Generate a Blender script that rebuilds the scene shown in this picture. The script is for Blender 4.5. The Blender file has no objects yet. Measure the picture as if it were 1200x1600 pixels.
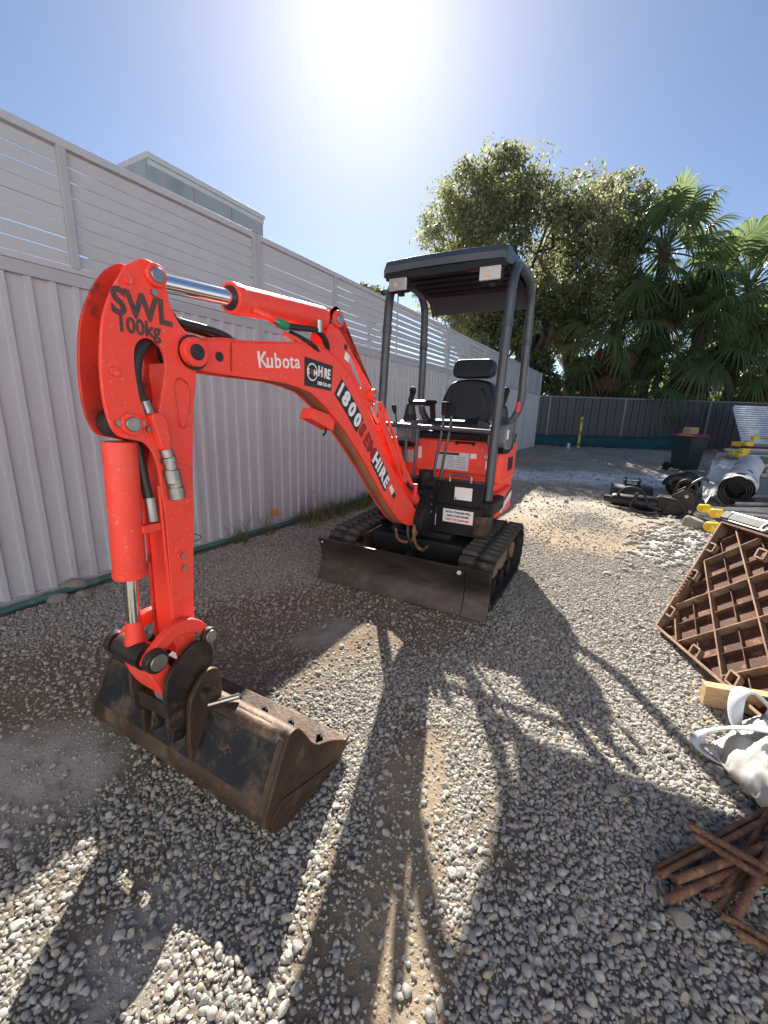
import bpy, math, random
import numpy as np
from mathutils import Vector, Matrix
random.seed(7)
RS = np.random.RandomState(11)
C = bpy.context.scene.collection
SC = bpy.context.scene

# ------------------------------------------------------------------ camera
CAM_H = 1.2
PITCH, ROLL = 0.24374, 0.03256
cd = bpy.data.cameras.new('camera'); cam = bpy.data.objects.new('camera', cd); C.objects.link(cam)
cd.sensor_fit = 'VERTICAL'; cd.sensor_height = 32.0; cd.lens = 646.1 / 1600 * 32
cd.clip_start = 0.02; cd.clip_end = 2000
_r = Vector((1, 0, 0)); _u = Vector((0, math.sin(PITCH), math.cos(PITCH))); _f = Vector((0, math.cos(PITCH), -math.sin(PITCH)))
_c, _s = math.cos(ROLL), math.sin(ROLL)
_R, _U = _c * _r + _s * _u, -_s * _r + _c * _u
cam.matrix_world = Matrix(((_R.x, _U.x, -_f.x, 0), (_R.y, _U.y, -_f.y, 0), (_R.z, _U.z, -_f.z, CAM_H), (0, 0, 0, 1)))
SC.camera = cam

# ------------------------------------------------------------------ sky, sun, exposure
SUN_EL, SUN_AZ = math.radians(38.2), math.radians(-3.6)      # azimuth measured from +Y towards +X
W = bpy.data.worlds.new('World'); SC.world = W; W.use_nodes = True
wn = W.node_tree.nodes; bg = wn['Background']
sky = wn.new('ShaderNodeTexSky'); sky.sky_type = 'NISHITA'; sky.sun_disc = False
sky.sun_elevation = SUN_EL; sky.sun_rotation = SUN_AZ
sky.air_density = 0.72; sky.dust_density = 0.37; sky.ozone_density = 1.8; sky.altitude = 0
W.node_tree.links.new(sky.outputs[0], bg.inputs[0]); bg.inputs[1].default_value = 0.05
sd = bpy.data.lights.new('sun', 'SUN'); sun = bpy.data.objects.new('sun', sd); C.objects.link(sun)
sd.energy = 5.0; sd.angle = math.radians(0.53); sd.color = (1.0, 0.93, 0.82)
sdir = Vector((math.sin(SUN_AZ) * math.cos(SUN_EL), math.cos(SUN_AZ) * math.cos(SUN_EL), math.sin(SUN_EL)))
sun.rotation_euler = (-sdir).to_track_quat('-Z', 'Y').to_euler(); sun.location = sdir * 60
SC.view_settings.view_transform = 'Standard'; SC.view_settings.look = 'None'
SC.view_settings.gamma = 1; SC.view_settings.use_curve_mapping = False
SC.view_settings.exposure = 1.58
SC.render.engine = 'CYCLES'
SC.cycles.max_bounces = 6; SC.cycles.diffuse_bounces = 3; SC.cycles.transparent_max_bounces = 6

# ------------------------------------------------------------------ mesh helpers
def vnoise(x, y, seed=0):
    x = np.asarray(x, float); y = np.asarray(y, float)
    xi = np.floor(x).astype(np.int64); yi = np.floor(y).astype(np.int64)
    fx = x - xi; fy = y - yi; fx = fx * fx * (3 - 2 * fx); fy = fy * fy * (3 - 2 * fy)
    def h(a, b):
        n = (a * 374761393 + b * 668265263 + seed * 974711) & 0x7fffffff
        n = ((n ^ (n >> 13)) * 1274126177) & 0x7fffffff
        return ((n ^ (n >> 16)) & 0xffff) / 65535.0
    return (h(xi, yi) * (1 - fx) + h(xi + 1, yi) * fx) * (1 - fy) + (h(xi, yi + 1) * (1 - fx) + h(xi + 1, yi + 1) * fx) * fy
def fbm(x, y, seed=0, o=4):
    s = 0; a = .5; k = 1.0
    for i in range(o):
        s = s + a * vnoise(x * k, y * k, seed + i * 17); a *= .5; k *= 2.03
    return s
def catmull(pts, n=6, closed=False):
    P = [Vector(p) for p in pts]; out = []; N = len(P)
    rng = range(N) if closed else range(N - 1)
    for i in rng:
        if closed: p0, p1, p2, p3 = P[i - 1], P[i], P[(i + 1) % N], P[(i + 2) % N]
        else: p0, p1, p2, p3 = P[max(i - 1, 0)], P[i], P[i + 1], P[min(i + 2, N - 1)]
        for k in range(n):
            t = k / n
            out.append(0.5 * ((2 * p1) + (p2 - p0) * t + (2 * p0 - 5 * p1 + 4 * p2 - p3) * t * t + (3 * p1 - p0 - 3 * p2 + p3) * t ** 3))
    if not closed: out.append(P[-1].copy())
    return out

class MB:
    """collects shapes; build() links them as one mesh object"""
    def __init__(s): s.v = []; s.f = []
    def add(s, vs, fs):
        b = len(s.v); s.v.extend([tuple(v) for v in vs]); s.f.extend([tuple(i + b for i in f) for f in fs]); return s
    def box(s, c, d, rot=None):
        c = Vector(c); hx, hy, hz = d[0] / 2, d[1] / 2, d[2] / 2
        vs = [Vector((x, y, z)) for x in (-hx, hx) for y in (-hy, hy) for z in (-hz, hz)]
        if rot is not None: vs = [rot @ v for v in vs]
        return s.add([v + c for v in vs], [(0, 1, 3, 2), (4, 6, 7, 5), (0, 4, 5, 1), (2, 3, 7, 6), (0, 2, 6, 4), (1, 5, 7, 3)])
    def beam(s, a, b, w, h, up=(0, 0, 1)):
        a, b = Vector(a), Vector(b); x = (b - a).normalized(); up = Vector(up)
        y = up.cross(x)
        if y.length < 1e-4: y = Vector((0, 1, 0)).cross(x)
        y.normalize(); z = x.cross(y)
        M = Matrix((x, y, z)).transposed()
        return s.box((a + b) / 2, ((b - a).length, w, h), M)
    def tube(s, path, r, n=10, cap=True, rr=None):
        P = [Vector(p) for p in path]; N = len(P); T = []
        for i in range(N):
            t = (P[min(i + 1, N - 1)] - P[max(i - 1, 0)])
            T.append(t.normalized() if t.length > 1e-9 else Vector((0, 0, 1)))
        u = T[0].orthogonal().normalized(); vs = []; fs = []
        for i in range(N):
            u = (u - T[i] * u.dot(T[i])); u = u.normalized() if u.length > 1e-6 else T[i].orthogonal().normalized()
            w = T[i].cross(u); R = rr[i] if rr else r
            for k in range(n):
                a = 2 * math.pi * k / n; vs.append(P[i] + (u * math.cos(a) + w * math.sin(a)) * R)
        for i in range(N - 1):
            for k in range(n):
                a = i * n + k; b = i * n + (k + 1) % n; fs.append((a, b, b + n, a + n))
        if cap: fs.append(tuple(reversed(range(n)))); fs.append(tuple(range((N - 1) * n, N * n)))
        return s.add(vs, fs)
    def cyl(s, a, b, r, n=20, r2=None): return s.tube([a, b], r, n, True, [r, r if r2 is None else r2])
    def prism(s, poly, y0, y1):
        """polygon in (x, z) extruded from y0 to y1"""
        n = len(poly); a = sum(poly[i][0] * poly[(i + 1) % n][1] - poly[(i + 1) % n][0] * poly[i][1] for i in range(n))
        if a < 0: poly = list(reversed(poly))
        vs = [(p[0], y0, p[1]) for p in poly] + [(p[0], y1, p[1]) for p in poly]
        fs = [tuple(range(n)), tuple(reversed(range(n, 2 * n)))]
        for i in range(n):
            j = (i + 1) % n; fs.append((i, i + n, j + n, j))
        return s.add(vs, fs)
    def sheet(s, rows, th=None):
        """rows of points -> surface"""
        m = len(rows[0]); vs = [p for r in rows for p in r]
        fs = [(i * m + k, i * m + k + 1, (i + 1) * m + k + 1, (i + 1) * m + k) for i in range(len(rows) - 1) for k in range(m - 1)]
        return s.add(vs, fs)
    def lathe(s, prof, c, ax=(0, 0, 1), n=24):
        c = Vector(c); ax = Vector(ax).normalized(); u = ax.orthogonal().normalized(); w = ax.cross(u); vs = []; fs = []
        for r, h in prof:
            for k in range(n):
                a = 2 * math.pi * k / n; vs.append(c + ax * h + (u * math.cos(a) + w * math.sin(a)) * r)
        for i in range(len(prof) - 1):
            for k in range(n):
                a = i * n + k; b = i * n + (k + 1) % n; fs.append((a, b, b + n, a + n))
        return s.add(vs, fs)
    def mesh(s, name, off=(0, 0, 0), ang=32):
        me = bpy.data.meshes.new(name)
        me.from_pydata([(v[0] - off[0], v[1] - off[1], v[2] - off[2]) for v in s.v], [], s.f); me.update()
        import bmesh
        bm = bmesh.new(); bm.from_mesh(me); bmesh.ops.recalc_face_normals(bm, faces=bm.faces); bm.to_mesh(me); bm.free()
        me.polygons.foreach_set('use_smooth', [True] * len(me.polygons)); me.set_sharp_from_angle(angle=math.radians(ang))
        return me
    def build(s, name, m, parent=None, off=(0, 0, 0), bevel=0, ang=32, solid=0):
        o = link(name, s.mesh(name, off, ang), m, parent)
        if solid:
            md = o.modifiers.new('solid', 'SOLIDIFY'); md.thickness = solid; md.offset = 0
        if bevel:
            md = o.modifiers.new('bevel', 'BEVEL'); md.width = bevel; md.segments = 2; md.limit_method = 'ANGLE'; md.angle_limit = math.radians(40)
            md.harden_normals = True
        return o
def link(name, me, m, parent=None):
    o = bpy.data.objects.new(name, me); C.objects.link(o)
    if m is not None and len(me.materials) == 0: me.materials.append(m)
    if parent is not None: o.parent = parent
    return o
def empty(name, loc=(0, 0, 0), rz=0):
    o = bpy.data.objects.new(name, None); C.objects.link(o); o.location = loc; o.rotation_euler = (0, 0, rz); o.empty_display_size = .1
    return o
def tag(o, label=None, cat=None, group=None, kind=None):
    if label: o['label'] = label
    if cat: o['category'] = cat
    if group: o['group'] = group
    if kind or (label and cat): o['kind'] = kind or 'thing'
    return o
def text_mesh(txt, size, bold=0.0, shear=0.0, depth=0.0008, spacing=1.0, align='LEFT'):
    cu = bpy.data.curves.new('lettering', 'FONT'); cu.body = txt; cu.size = size; cu.offset = bold; cu.shear = shear; cu.extrude = depth
    cu.space_character = spacing; cu.align_x = align; cu.align_y = 'CENTER'; cu.resolution_u = 3
    o = bpy.data.objects.new('tmp', cu); C.objects.link(o)
    dg = bpy.context.evaluated_depsgraph_get(); me = bpy.data.meshes.new_from_object(o.evaluated_get(dg))
    bpy.data.objects.remove(o); bpy.data.curves.remove(cu); me.name = 'lettering'; me.materials.clear()
    return me
def put_text(txt, size, loc, xdir, ydir, m, parent, name='lettering', squeeze=1.0, **k):
    me = text_mesh(txt, size, **k); x = Vector(xdir).normalized(); y = Vector(ydir); y = (y - x * y.dot(x)).normalized(); z = x.cross(y)
    M = Matrix(((x.x * squeeze, y.x, z.x, loc[0]), (x.y * squeeze, y.y, z.y, loc[1]), (x.z * squeeze, y.z, z.z, loc[2]), (0, 0, 0, 1)))
    me.transform(M); return link(name, me, m, parent)

# ------------------------------------------------------------------ materials
def _n(nt, t, **k):
    n = nt.nodes.new(t)
    for a, b in k.items(): setattr(n, a, b)
    return n
def noise(nt, vec, scale, detail=5, rough=.6, dist=0):
    n = _n(nt, 'ShaderNodeTexNoise'); n.inputs['Scale'].default_value = scale; n.inputs['Detail'].default_value = detail
    n.inputs['Roughness'].default_value = rough; n.inputs['Distortion'].default_value = dist; nt.links.new(vec, n.inputs['Vector']); return n.outputs['Fac']
def ramp(nt, fac, lo, hi):
    n = _n(nt, 'ShaderNodeMapRange', interpolation_type='SMOOTHSTEP'); n.inputs[1].default_value = lo; n.inputs[2].default_value = hi
    nt.links.new(fac, n.inputs[0]); return n.outputs[0]
def mixc(nt, fac, a, b):
    n = _n(nt, 'ShaderNodeMix', data_type='RGBA')
    if isinstance(fac, (int, float)): n.inputs[0].default_value = fac
    else: nt.links.new(fac, n.inputs[0])
    for k, v in ((6, a), (7, b)):
        if isinstance(v, tuple): n.inputs[k].default_value = (*v[:3], 1)
        else: nt.links.new(v, n.inputs[k])
    return n.outputs[2]
def mth(nt, op, a, b=None):
    n = _n(nt, 'ShaderNodeMath', operation=op)
    for k, v in ((0, a), (1, b)):
        if v is None: continue
        if isinstance(v, (int, float)): n.inputs[k].default_value = v
        else: nt.links.new(v, n.inputs[k])
    return n.outputs[0]
def mapping(nt, vec, sc):
    n = _n(nt, 'ShaderNodeMapping'); n.inputs['Scale'].default_value = sc; nt.links.new(vec, n.inputs['Vector']); return n.outputs[0]
MATS = {}
def mat(name, col, col2=None, ns=6, rough=.55, rvar=.15, metal=0, bump=0, bs=80, dirt=None, scratch=None, spec=.5, coat=0, aniso=None, island=0, dust=None):
    m = bpy.data.materials.new(name); m.use_nodes = True; nt = m.node_tree; b = nt.nodes['Principled BSDF']
    tc = _n(nt, 'ShaderNodeTexCoord').outputs['Object']
    vec = mapping(nt, tc, aniso) if aniso else tc
    f1 = noise(nt, vec, ns, 6, .62)
    c = mixc(nt, ramp(nt, f1, .32, .68), col, col2 if col2 else tuple(x * .82 for x in col))
    R = mth(nt, 'ADD', rough - rvar / 2, mth(nt, 'MULTIPLY', f1, rvar))
    if island:
        g = _n(nt, 'ShaderNodeNewGeometry').outputs['Random Per Island']
        c = mixc(nt, mth(nt, 'MULTIPLY', g, island), c, (0, 0, 0))
    if scratch:      # (coverage threshold, colour): thin curved scratches and small chips
        th, sc_ = scratch
        k = None
        for sc3, fr, wd in (((1, 1, 2.2), 6, .006), ((2.4, 1, 1), 9, .005)):
            n = noise(nt, mapping(nt, tc, sc3), fr, 2, .5, .6); a = mth(nt, 'ABSOLUTE', mth(nt, 'SUBTRACT', n, .5))
            l = mth(nt, 'SUBTRACT', 1.0, ramp(nt, a, 0.0, wd)); k = l if k is None else mth(nt, 'MAXIMUM', k, l)
        k = mth(nt, 'MULTIPLY', k, ramp(nt, noise(nt, tc, 11, 6, .75), th - .06, th + .04))
        k = mth(nt, 'MAXIMUM', k, ramp(nt, noise(nt, tc, 75, 4, .7), th + .06, th + .10))
        c = mixc(nt, mth(nt, 'MULTIPLY', k, .8), c, sc_)
    if dirt:         # (colour, threshold, scale, strength)
        dc, th, ds, st = dirt
        d = ramp(nt, noise(nt, tc, ds, 9, .7), th, th + .16); k = mth(nt, 'MULTIPLY', d, st)
        c = mixc(nt, k, c, dc); R = mth(nt, 'ADD', R, mth(nt, 'MULTIPLY', k, .3))
    if dust:         # (colour, threshold, scale, strength): pale film of dust in soft patches
        dc, th, ds, st = dust
        k = mth(nt, 'MULTIPLY', ramp(nt, noise(nt, tc, ds, 8, .72, .3), th, th + .22), st); c = mixc(nt, k, c, dc); R = mth(nt, 'ADD', R, mth(nt, 'MULTIPLY', k, .5))
    nt.links.new(c, b.inputs['Base Color']); nt.links.new(R, b.inputs['Roughness'])
    b.inputs['Metallic'].default_value = metal; b.inputs['Specular IOR Level'].default_value = spec; b.inputs['Coat Weight'].default_value = coat
    b.inputs['Coat Roughness'].default_value = .12
    if bump:
        bn = _n(nt, 'ShaderNodeBump'); bn.inputs['Strength'].default_value = min(1, bump); bn.inputs['Distance'].default_value = .02
        nt.links.new(noise(nt, tc, bs, 5, .65), bn.inputs['Height']); nt.links.new(bn.outputs[0], b.inputs['Normal'])
    MATS[name] = m; return m
DUST = (.30, .25, .19)
mat('red_paint', (.96, .058, .031), (.84, .052, .030), 1.6, .48, .2, dust=((.62, .22, .15), .50, 4, .32), dirt=((.20, .034, .018), .57, 5, .55), scratch=(.565, (.64, .24, .18)), bump=.08, bs=24, coat=.05)
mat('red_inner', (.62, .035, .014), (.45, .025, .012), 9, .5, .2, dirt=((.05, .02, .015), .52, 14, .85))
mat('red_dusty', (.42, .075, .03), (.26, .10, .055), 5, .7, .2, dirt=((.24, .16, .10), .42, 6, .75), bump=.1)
mat('grey_metal', (.050, .058, .072), (.038, .045, .056), 6, .38, .15, dirt=(DUST, .62, 9, .35), coat=.1)
mat('canopy_grey', (.046, .056, .072), (.038, .046, .060), 4, .42, .1, dirt=(DUST, .66, 6, .25), bump=.03)
mat('black_metal', (.007, .007, .009), (.012, .012, .013), 8, .55, .2, spec=.3, dirt=((.10, .085, .065), .60, 7, .4))
mat('black_plastic', (.007, .0075, .009), (.011, .011, .013), 14, .58, .15, spec=.3, bump=.12, bs=400, dirt=((.10, .085, .065), .64, 8, .3))
mat('attach_black', (.008, .008, .009), (.014, .013, .013), 9, .5, .2, dirt=((.06, .05, .04), .60, 8, .4))
mat('seat_vinyl', (.006, .008, .014), (.009, .011, .017), 20, .42, .12, spec=.35, bump=.06, bs=500)
mat('hose_rubber', (.012, .012, .013), (.02, .02, .02), 30, .5, .2)
mat('dust_rubber', (.030, .030, .032), (.070, .067, .062), 9, .85, .1, spec=.25, dirt=((.18, .16, .13), .54, 16, .7), bump=.3, bs=120)
mat('track_rubber', (.016, .016, .017), (.035, .033, .030), 7, .8, .1, spec=.25, dirt=((.12, .105, .085), .54, 12, .65), bump=.2, bs=120)
mat('chrome', (.86, .87, .88), (.8, .8, .82), 3, .08, .05, metal=1)
mat('bare_steel', (.42, .42, .41), (.30, .29, .28), 20, .36, .2, metal=1, dirt=((.10, .07, .05), .58, 22, .7))
mat('worn_steel', (.048, .042, .040), (.11, .090, .080), 3.2, .40, .2, metal=.65, dust=((.20, .155, .115), .54, 5, .45), dirt=((.085, .048, .030), .50, 5, .8), scratch=(.60, (.30, .28, .27)), bump=.12, bs=40, aniso=(1, 1, 3))
mat('bucket_brown', (.088, .052, .032), (.042, .026, .018), 5, .55, .25, metal=.35, dust=((.30, .225, .15), .52, 6, .6), dirt=((.19, .125, .075), .54, 8, .75), scratch=(.60, (.30, .22, .15)), bump=.2, bs=55)
mat('bucket_black', (.006, .007, .011), (.012, .013, .018), 6, .5, .2, spec=.3, dirt=((.12, .08, .05), .55, 7, .7), scratch=(.60, (.22, .16, .11)), dust=((.16, .12, .085), .46, 9, .55))
mat('hitch_black', (.022, .017, .015), (.055, .036, .027), 10, .55, .2, metal=.3, dirt=((.17, .11, .075), .52, 15, .75), bump=.12)
mat('grease_black', (.012, .010, .010), (.03, .02, .016), 20, .42, .2, dirt=((.22, .04, .018), .56, 25, .6))
mat('crimson_decal', (.30, .010, .016), (.26, .010, .014), 10, .5)
mat('white_decal', (.80, .80, .80), (.74, .74, .74), 10, .5)
mat('paper_decal', (.62, .62, .66), (.50, .50, .55), 40, .5)
mat('black_decal', (.012, .012, .013), (.02, .02, .02), 10, .5)
mat('stencil', (.045, .04, .04), (.12, .05, .04), 60, .6, dirt=((.70, .055, .02), .62, 40, .7))
mat('red_decal', (.70, .03, .035), (.62, .025, .03), 10, .5)
mat('silver_decal', (.45, .45, .46), (.25, .25, .26), 60, .4, metal=.6)
mat('plastic_yellow', (.80, .55, .03), (.70, .46, .025), 8, .5, dirt=((.35, .27, .14), .55, 12, .5))
mat('level_yellow', (.72, .50, .04), (.60, .42, .03), 8, .5)
mat('console_grey', (.16, .17, .19), (.13, .14, .155), 12, .5, dirt=(DUST, .62, 8, .3), bump=.06, bs=300)
mat('tie_green', (.02, .30, .10), (.015, .2, .07), 10, .5)
mat('fence_grey', (.465, .48, .505), (.435, .45, .475), 1.4, .5, .1, dirt=((.33, .30, .30), .56, 3, .45), scratch=(.66, (.2, .18, .18)))
mat('fence_post_grey', (.395, .41, .43), (.37, .385, .405), 2, .5, .1, dirt=((.28, .25, .23), .60, 4, .4))
mat('back_fence', (.058, .060, .070), (.050, .052, .060), 2, .5, .1, dirt=((.12, .105, .09), .58, 2, .5))
mat('back_post', (.19, .20, .22), (.16, .17, .19), 3, .5, .1)
mat('cladding', (.34, .38, .41), (.26, .30, .33), 1.1, .55, .1, dirt=((.20, .21, .21), .52, 2.2, .6), aniso=(1, 1, .35))
mat('cladding_trim', (.55, .57, .59), (.5, .52, .54), 3, .5)
mat('galvanised', (.62, .65, .69), (.45, .48, .52), 6, .32, .2, metal=.85)
mat('picket_steel', (.38, .38, .38), (.26, .25, .24), 12, .45, .2, metal=.7, dirt=((.20, .13, .08), .60, 14, .5))
mat('rust', (.19, .088, .05), (.11, .052, .032), 14, .8, .1, dirt=((.34, .19, .105), .50, 24, .75), bump=.35, bs=160)
mat('rust_plate', (.12, .052, .030), (.075, .034, .022), 7, .85, .1, dirt=((.34, .21, .13), .52, 11, .7), bump=.3, bs=110)
mat('rust_pale', (.25, .155, .10), (.15, .085, .052), 10, .8, .1, dirt=((.36, .27, .19), .52, 15, .7), bump=.2)
mat('timber', (.50, .35, .19), (.40, .26, .13), 5, .7, .1, aniso=(2, 18, 18), bump=.15, dirt=((.20, .14, .09), .64, 6, .5))
mat('timber_grey', (.42, .38, .33), (.30, .27, .23), 5, .75, .1, aniso=(2, 18, 18), bump=.2)
mat('woven_white', (.44, .43, .41), (.36, .35, .33), 6, .7, .1, bump=.25, bs=260, dirt=((.36, .32, .26), .55, 5, .6))
mat('woven_grey', (.42, .44, .40), (.36, .38, .34), 5, .7, .1, bump=.25, bs=260, dirt=((.28, .34, .24), .52, 4, .6))
mat('strap_white', (.58, .60, .62), (.50, .52, .55), 8, .7, .1, bump=.3, bs=300)
mat('thread_blue', (.06, .13, .26), (.05, .1, .2), 9, .7)
mat('film_white', (.52, .52, .50), (.44, .44, .42), 3, .42, .15, dirt=((.44, .40, .33), .58, 4, .5), bump=.1, bs=20)
mat('film_black', (.014, .014, .016), (.02, .02, .022), 6, .45)
mat('bin_green', (.010, .030, .036), (.014, .036, .042), 5, .5, .1, bump=.08, bs=200, dirt=(DUST, .62, 7, .35))
mat('bin_red', (.26, .016, .026), (.20, .013, .02), 6, .55)
mat('shade_cloth', (.010, .075, .080), (.008, .05, .055), 6, .85, .1, bump=.3, bs=90)
mat('hose_green', (.05, .15, .12), (.04, .11, .09), 9, .6, .1, dirt=(DUST, .55, 12, .5))
mat('can_blue', (.25, .38, .55), (.5, .55, .6), 30, .35, metal=.3)
mat('rock', (.34, .315, .275), (.24, .22, .19), 9, .9, .05, bump=.5, bs=40, dirt=((.36, .29, .21), .55, 6, .5))
mat('pale_rubble', (.36, .345, .32), (.27, .255, .235), 6, .9, .05, island=.35)
mat('bounce_white', (.60, .62, .66), (.57, .59, .63), 2, .8, .1)  # walls of the added house that bounces sunlight from behind the camera
mat('bark', (.085, .065, .048), (.045, .036, .028), 7, .9, .05, aniso=(6, 6, 1), bump=.5, bs=22)
mat('palm_bark', (.09, .07, .055), (.045, .035, .028), 10, .95, .05, aniso=(2, 2, 9), bump=.5, bs=18)
mat('dry_leaf', (.17, .105, .058), (.10, .06, .035), 5, .8, .05, island=.5)
mat('roof_tile', (.17, .13, .12), (.11, .085, .08), 3, .7, .1)
mat('house_wall', (.38, .30, .22), (.33, .26, .19), 2, .8)
mat('orange_tag', (.75, .28, .02), (.7, .25, .02), 9, .5)
mat('lens_glass', (.34, .32, .29), (.27, .26, .25), 12, .12, .05, spec=.8, coat=.6)
mat('lamp_bulb', (.62, .42, .26), (.5, .35, .2), 9, .3)

def leaf_mat(name, c1, c2, trans=.35, rough=.45):
    m = bpy.data.materials.new(name); m.use_nodes = True; nt = m.node_tree; b = nt.nodes['Principled BSDF']
    g = _n(nt, 'ShaderNodeNewGeometry').outputs['Random Per Island']; c = mixc(nt, g, c1, c2)
    nt.links.new(c, b.inputs['Base Color']); b.inputs['Roughness'].default_value = rough
    t = _n(nt, 'ShaderNodeBsdfTranslucent'); hs = _n(nt, 'ShaderNodeHueSaturation'); hs.inputs['Value'].default_value = 1.5; hs.inputs['Hue'].default_value = .485
    nt.links.new(c, hs.inputs['Color']); nt.links.new(hs.outputs[0], t.inputs[0])
    mx = _n(nt, 'ShaderNodeMixShader'); mx.inputs[0].default_value = trans
    nt.links.new(b.outputs[0], mx.inputs[1]); nt.links.new(t.outputs[0], mx.inputs[2]); nt.links.new(mx.outputs[0], nt.nodes['Material Output'].inputs[0])
    MATS[name] = m; return m
leaf_mat('leaf_olive', (.24, .255, .13), (.13, .155, .075), .55)
leaf_mat('leaf_dark', (.12, .15, .065), (.07, .10, .042), .45)
leaf_mat('leaf_lime', (.16, .20, .035), (.08, .12, .02), .45)
leaf_mat('palm_leaf', (.15, .205, .09), (.09, .14, .058), .5, .35)
leaf_mat('grass_blade', (.085, .14, .035), (.17, .17, .06), .35)

def stone_mat():
    m = bpy.data.materials.new('gravel_stone'); m.use_nodes = True; nt = m.node_tree; b = nt.nodes['Principled BSDF']
    r = _n(nt, 'ShaderNodeObjectInfo').outputs['Random']; tc = _n(nt, 'ShaderNodeTexCoord').outputs['Object']
    cr = _n(nt, 'ShaderNodeValToRGB'); nt.links.new(r, cr.inputs[0]); e = cr.color_ramp.elements
    e[0].position = 0; e[0].color = (.27, .265, .25, 1); e[1].position = 1; e[1].color = (.46, .445, .40, 1)
    for p, c in ((.35, (.33, .335, .325, 1)), (.62, (.39, .385, .36, 1)), (.86, (.36, .295, .215, 1)), (.93, (.41, .415, .41, 1))):
        k = e.new(p); k.color = c
    c = mixc(nt, ramp(nt, noise(nt, tc, 2.2, 5, .65), .35, .75), cr.outputs[0], (.35, .31, .25))
    nt.links.new(c, b.inputs['Base Color']); b.inputs['Roughness'].default_value = .82; b.inputs['Specular IOR Level'].default_value = .3
    bn = _n(nt, 'ShaderNodeBump'); bn.inputs['Strength'].default_value = .35; bn.inputs['Distance'].default_value = .2
    nt.links.new(noise(nt, tc, 5, 6, .7), bn.inputs['Height']); nt.links.new(bn.outputs[0], b.inputs['Normal']); MATS['gravel_stone'] = m
stone_mat()
M = MATS
# ------------------------------------------------------------------ ground
def seg_d(x, y, pts):
    d = np.full(np.shape(x), 1e9)
    for (x0, y0), (x1, y1) in zip(pts[:-1], pts[1:]):
        vx, vy = x1 - x0, y1 - y0; t = np.clip(((x - x0) * vx + (y - y0) * vy) / (vx * vx + vy * vy), 0, 1)
        d = np.minimum(d, np.hypot(x - x0 - t * vx, y - y0 - t * vy))
    return d
def sm(d, w, soft): return np.clip((w - d) / soft + .5, 0, 1)
def masks(x, y):
    x = np.asarray(x, float); y = np.asarray(y, float)
    wx = x + (fbm(x * 2.2, y * 2.2, 3) - .47) * .35; wy = y + (fbm(x * 2.2 + 9, y * 2.2, 5) - .47) * .35
    k = (fbm(x * 7, y * 7, 8) - .47) * .16
    dirt = np.maximum.reduce([sm(seg_d(wx, wy, [(-2.0, 1.2), (-1.06, 1.50), (-.62, 2.0), (-.05, 2.42), (.15, 2.3)]) + k, .50, .34),
                              sm(seg_d(wx, wy, [(.13, 1.35), (.12, 1.0), (.11, .7), (.10, .3)]) + k, .10, .09),
                              .9 * sm(seg_d(wx, wy, [(-.10, .85), (-.16, .3)]) + k, .05, .07),
                              .7 * sm(seg_d(wx, wy, [(-.85, .80), (-.45, .55)]) + k, .06, .1),
                              .75 * sm(seg_d(wx, wy, [(.40, 1.1), (.36, .75)]) + k, .06, .1)])
    sand = np.maximum(sm(seg_d(wx, wy, [(1.5, 4.6), (1.9, 3.95), (2.5, 3.8), (3.1, 4.4)]) + k, .42, .4),
                      sm(seg_d(wx, wy, [(.13, 1.25), (.12, 1.0), (.11, .7), (.10, .3)]) + k, .12, .12))
    yard = np.clip((y - 4.35 - 2.6 * np.clip((.55 * y - 1.2 - x) / 1.0, 0, 1) + (x - 2) * -.12 + (fbm(x * 1.2, y * 1.2, 21) - .47) * 1.6) / .5, 0, 1)
    yard = np.maximum(yard, np.clip((x - .62 * y - 1.35 + (fbm(x * 3, y * 3, 31) - .47) * .5) / .2, 0, 1) * np.clip((y - 2.3) / .3, 0, 1))
    wk = (fbm(x * 3, y * 3, 41) - .47) * .7
    white = np.maximum.reduce([sm(seg_d(wx, wy, [(1.8, 8.6), (3.9, 8.1), (5.9, 8.4)]) + wk, .85, .6),
                               .5 * sm(seg_d(wx, wy, [(-1.3, 1.08), (-1.0, 1.16)]) + wk * .4, .12, .16),
                               .5 * sm(seg_d(wx, wy, [(-.58, .70), (-.52, .62)]) + wk * .3, .06, .1),
                               .3 * sm(seg_d(wx, wy, [(-.34, 1.95), (-.16, 2.12)]) + wk * .3, .06, .1),
                               .8 * sm(seg_d(wx, wy, [(3.1, 4.0), (2.55, 3.45)]) + wk * .4, .22, .2)])
    return dirt, sand, yard, white
MOUNDS = [(4.6, 6.1, .75, .16), (3.2, 4.15, .55, .10), (6.4, 7.6, .8, .12), (8.2, 12.5, 1.8, .18), (5.5, 13.6, 2.2, .10), (2.6, 6.9, .9, .05), (11.5, 11.0, 1.6, .22)]
def gh(x, y):
    x = np.asarray(x, float); y = np.asarray(y, float)
    far = np.clip((y - 3.5) / 4, 0, 1) * np.clip((x - .573 * y + 3.3) / .9, 0, 1)
    z = (fbm(x * 1.1, y * 1.1, 51) - .47) * (.018 + .16 * far) + (fbm(x * 6, y * 6, 61) - .47) * (.008 + .06 * far) + (fbm(x * 22, y * 22, 71) - .47) * .007
    for mx, my, r, h in MOUNDS:
        z = z + h * np.exp(-((x - mx) ** 2 + (y - my) ** 2) / (r * r)) * (.75 + .6 * (fbm(x * 2.5, y * 2.5, 81) - .4))
    return z
def axis(lo, hi, step, far, n):
    a = np.arange(lo, hi + step / 2, step); g = np.geomspace(1, far, n)
    return np.concatenate([(lo - (g - 1) * step * 2)[::-1][:-1], a, (hi + (g - 1) * step * 2)[1:]])
xs = axis(-3.2, 7.0, .035, 9000, 46); ys = axis(.1, 9.5, .035, 9000, 46)
GX, GY = np.meshgrid(xs, ys); NX, NY = len(xs), len(ys)
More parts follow.
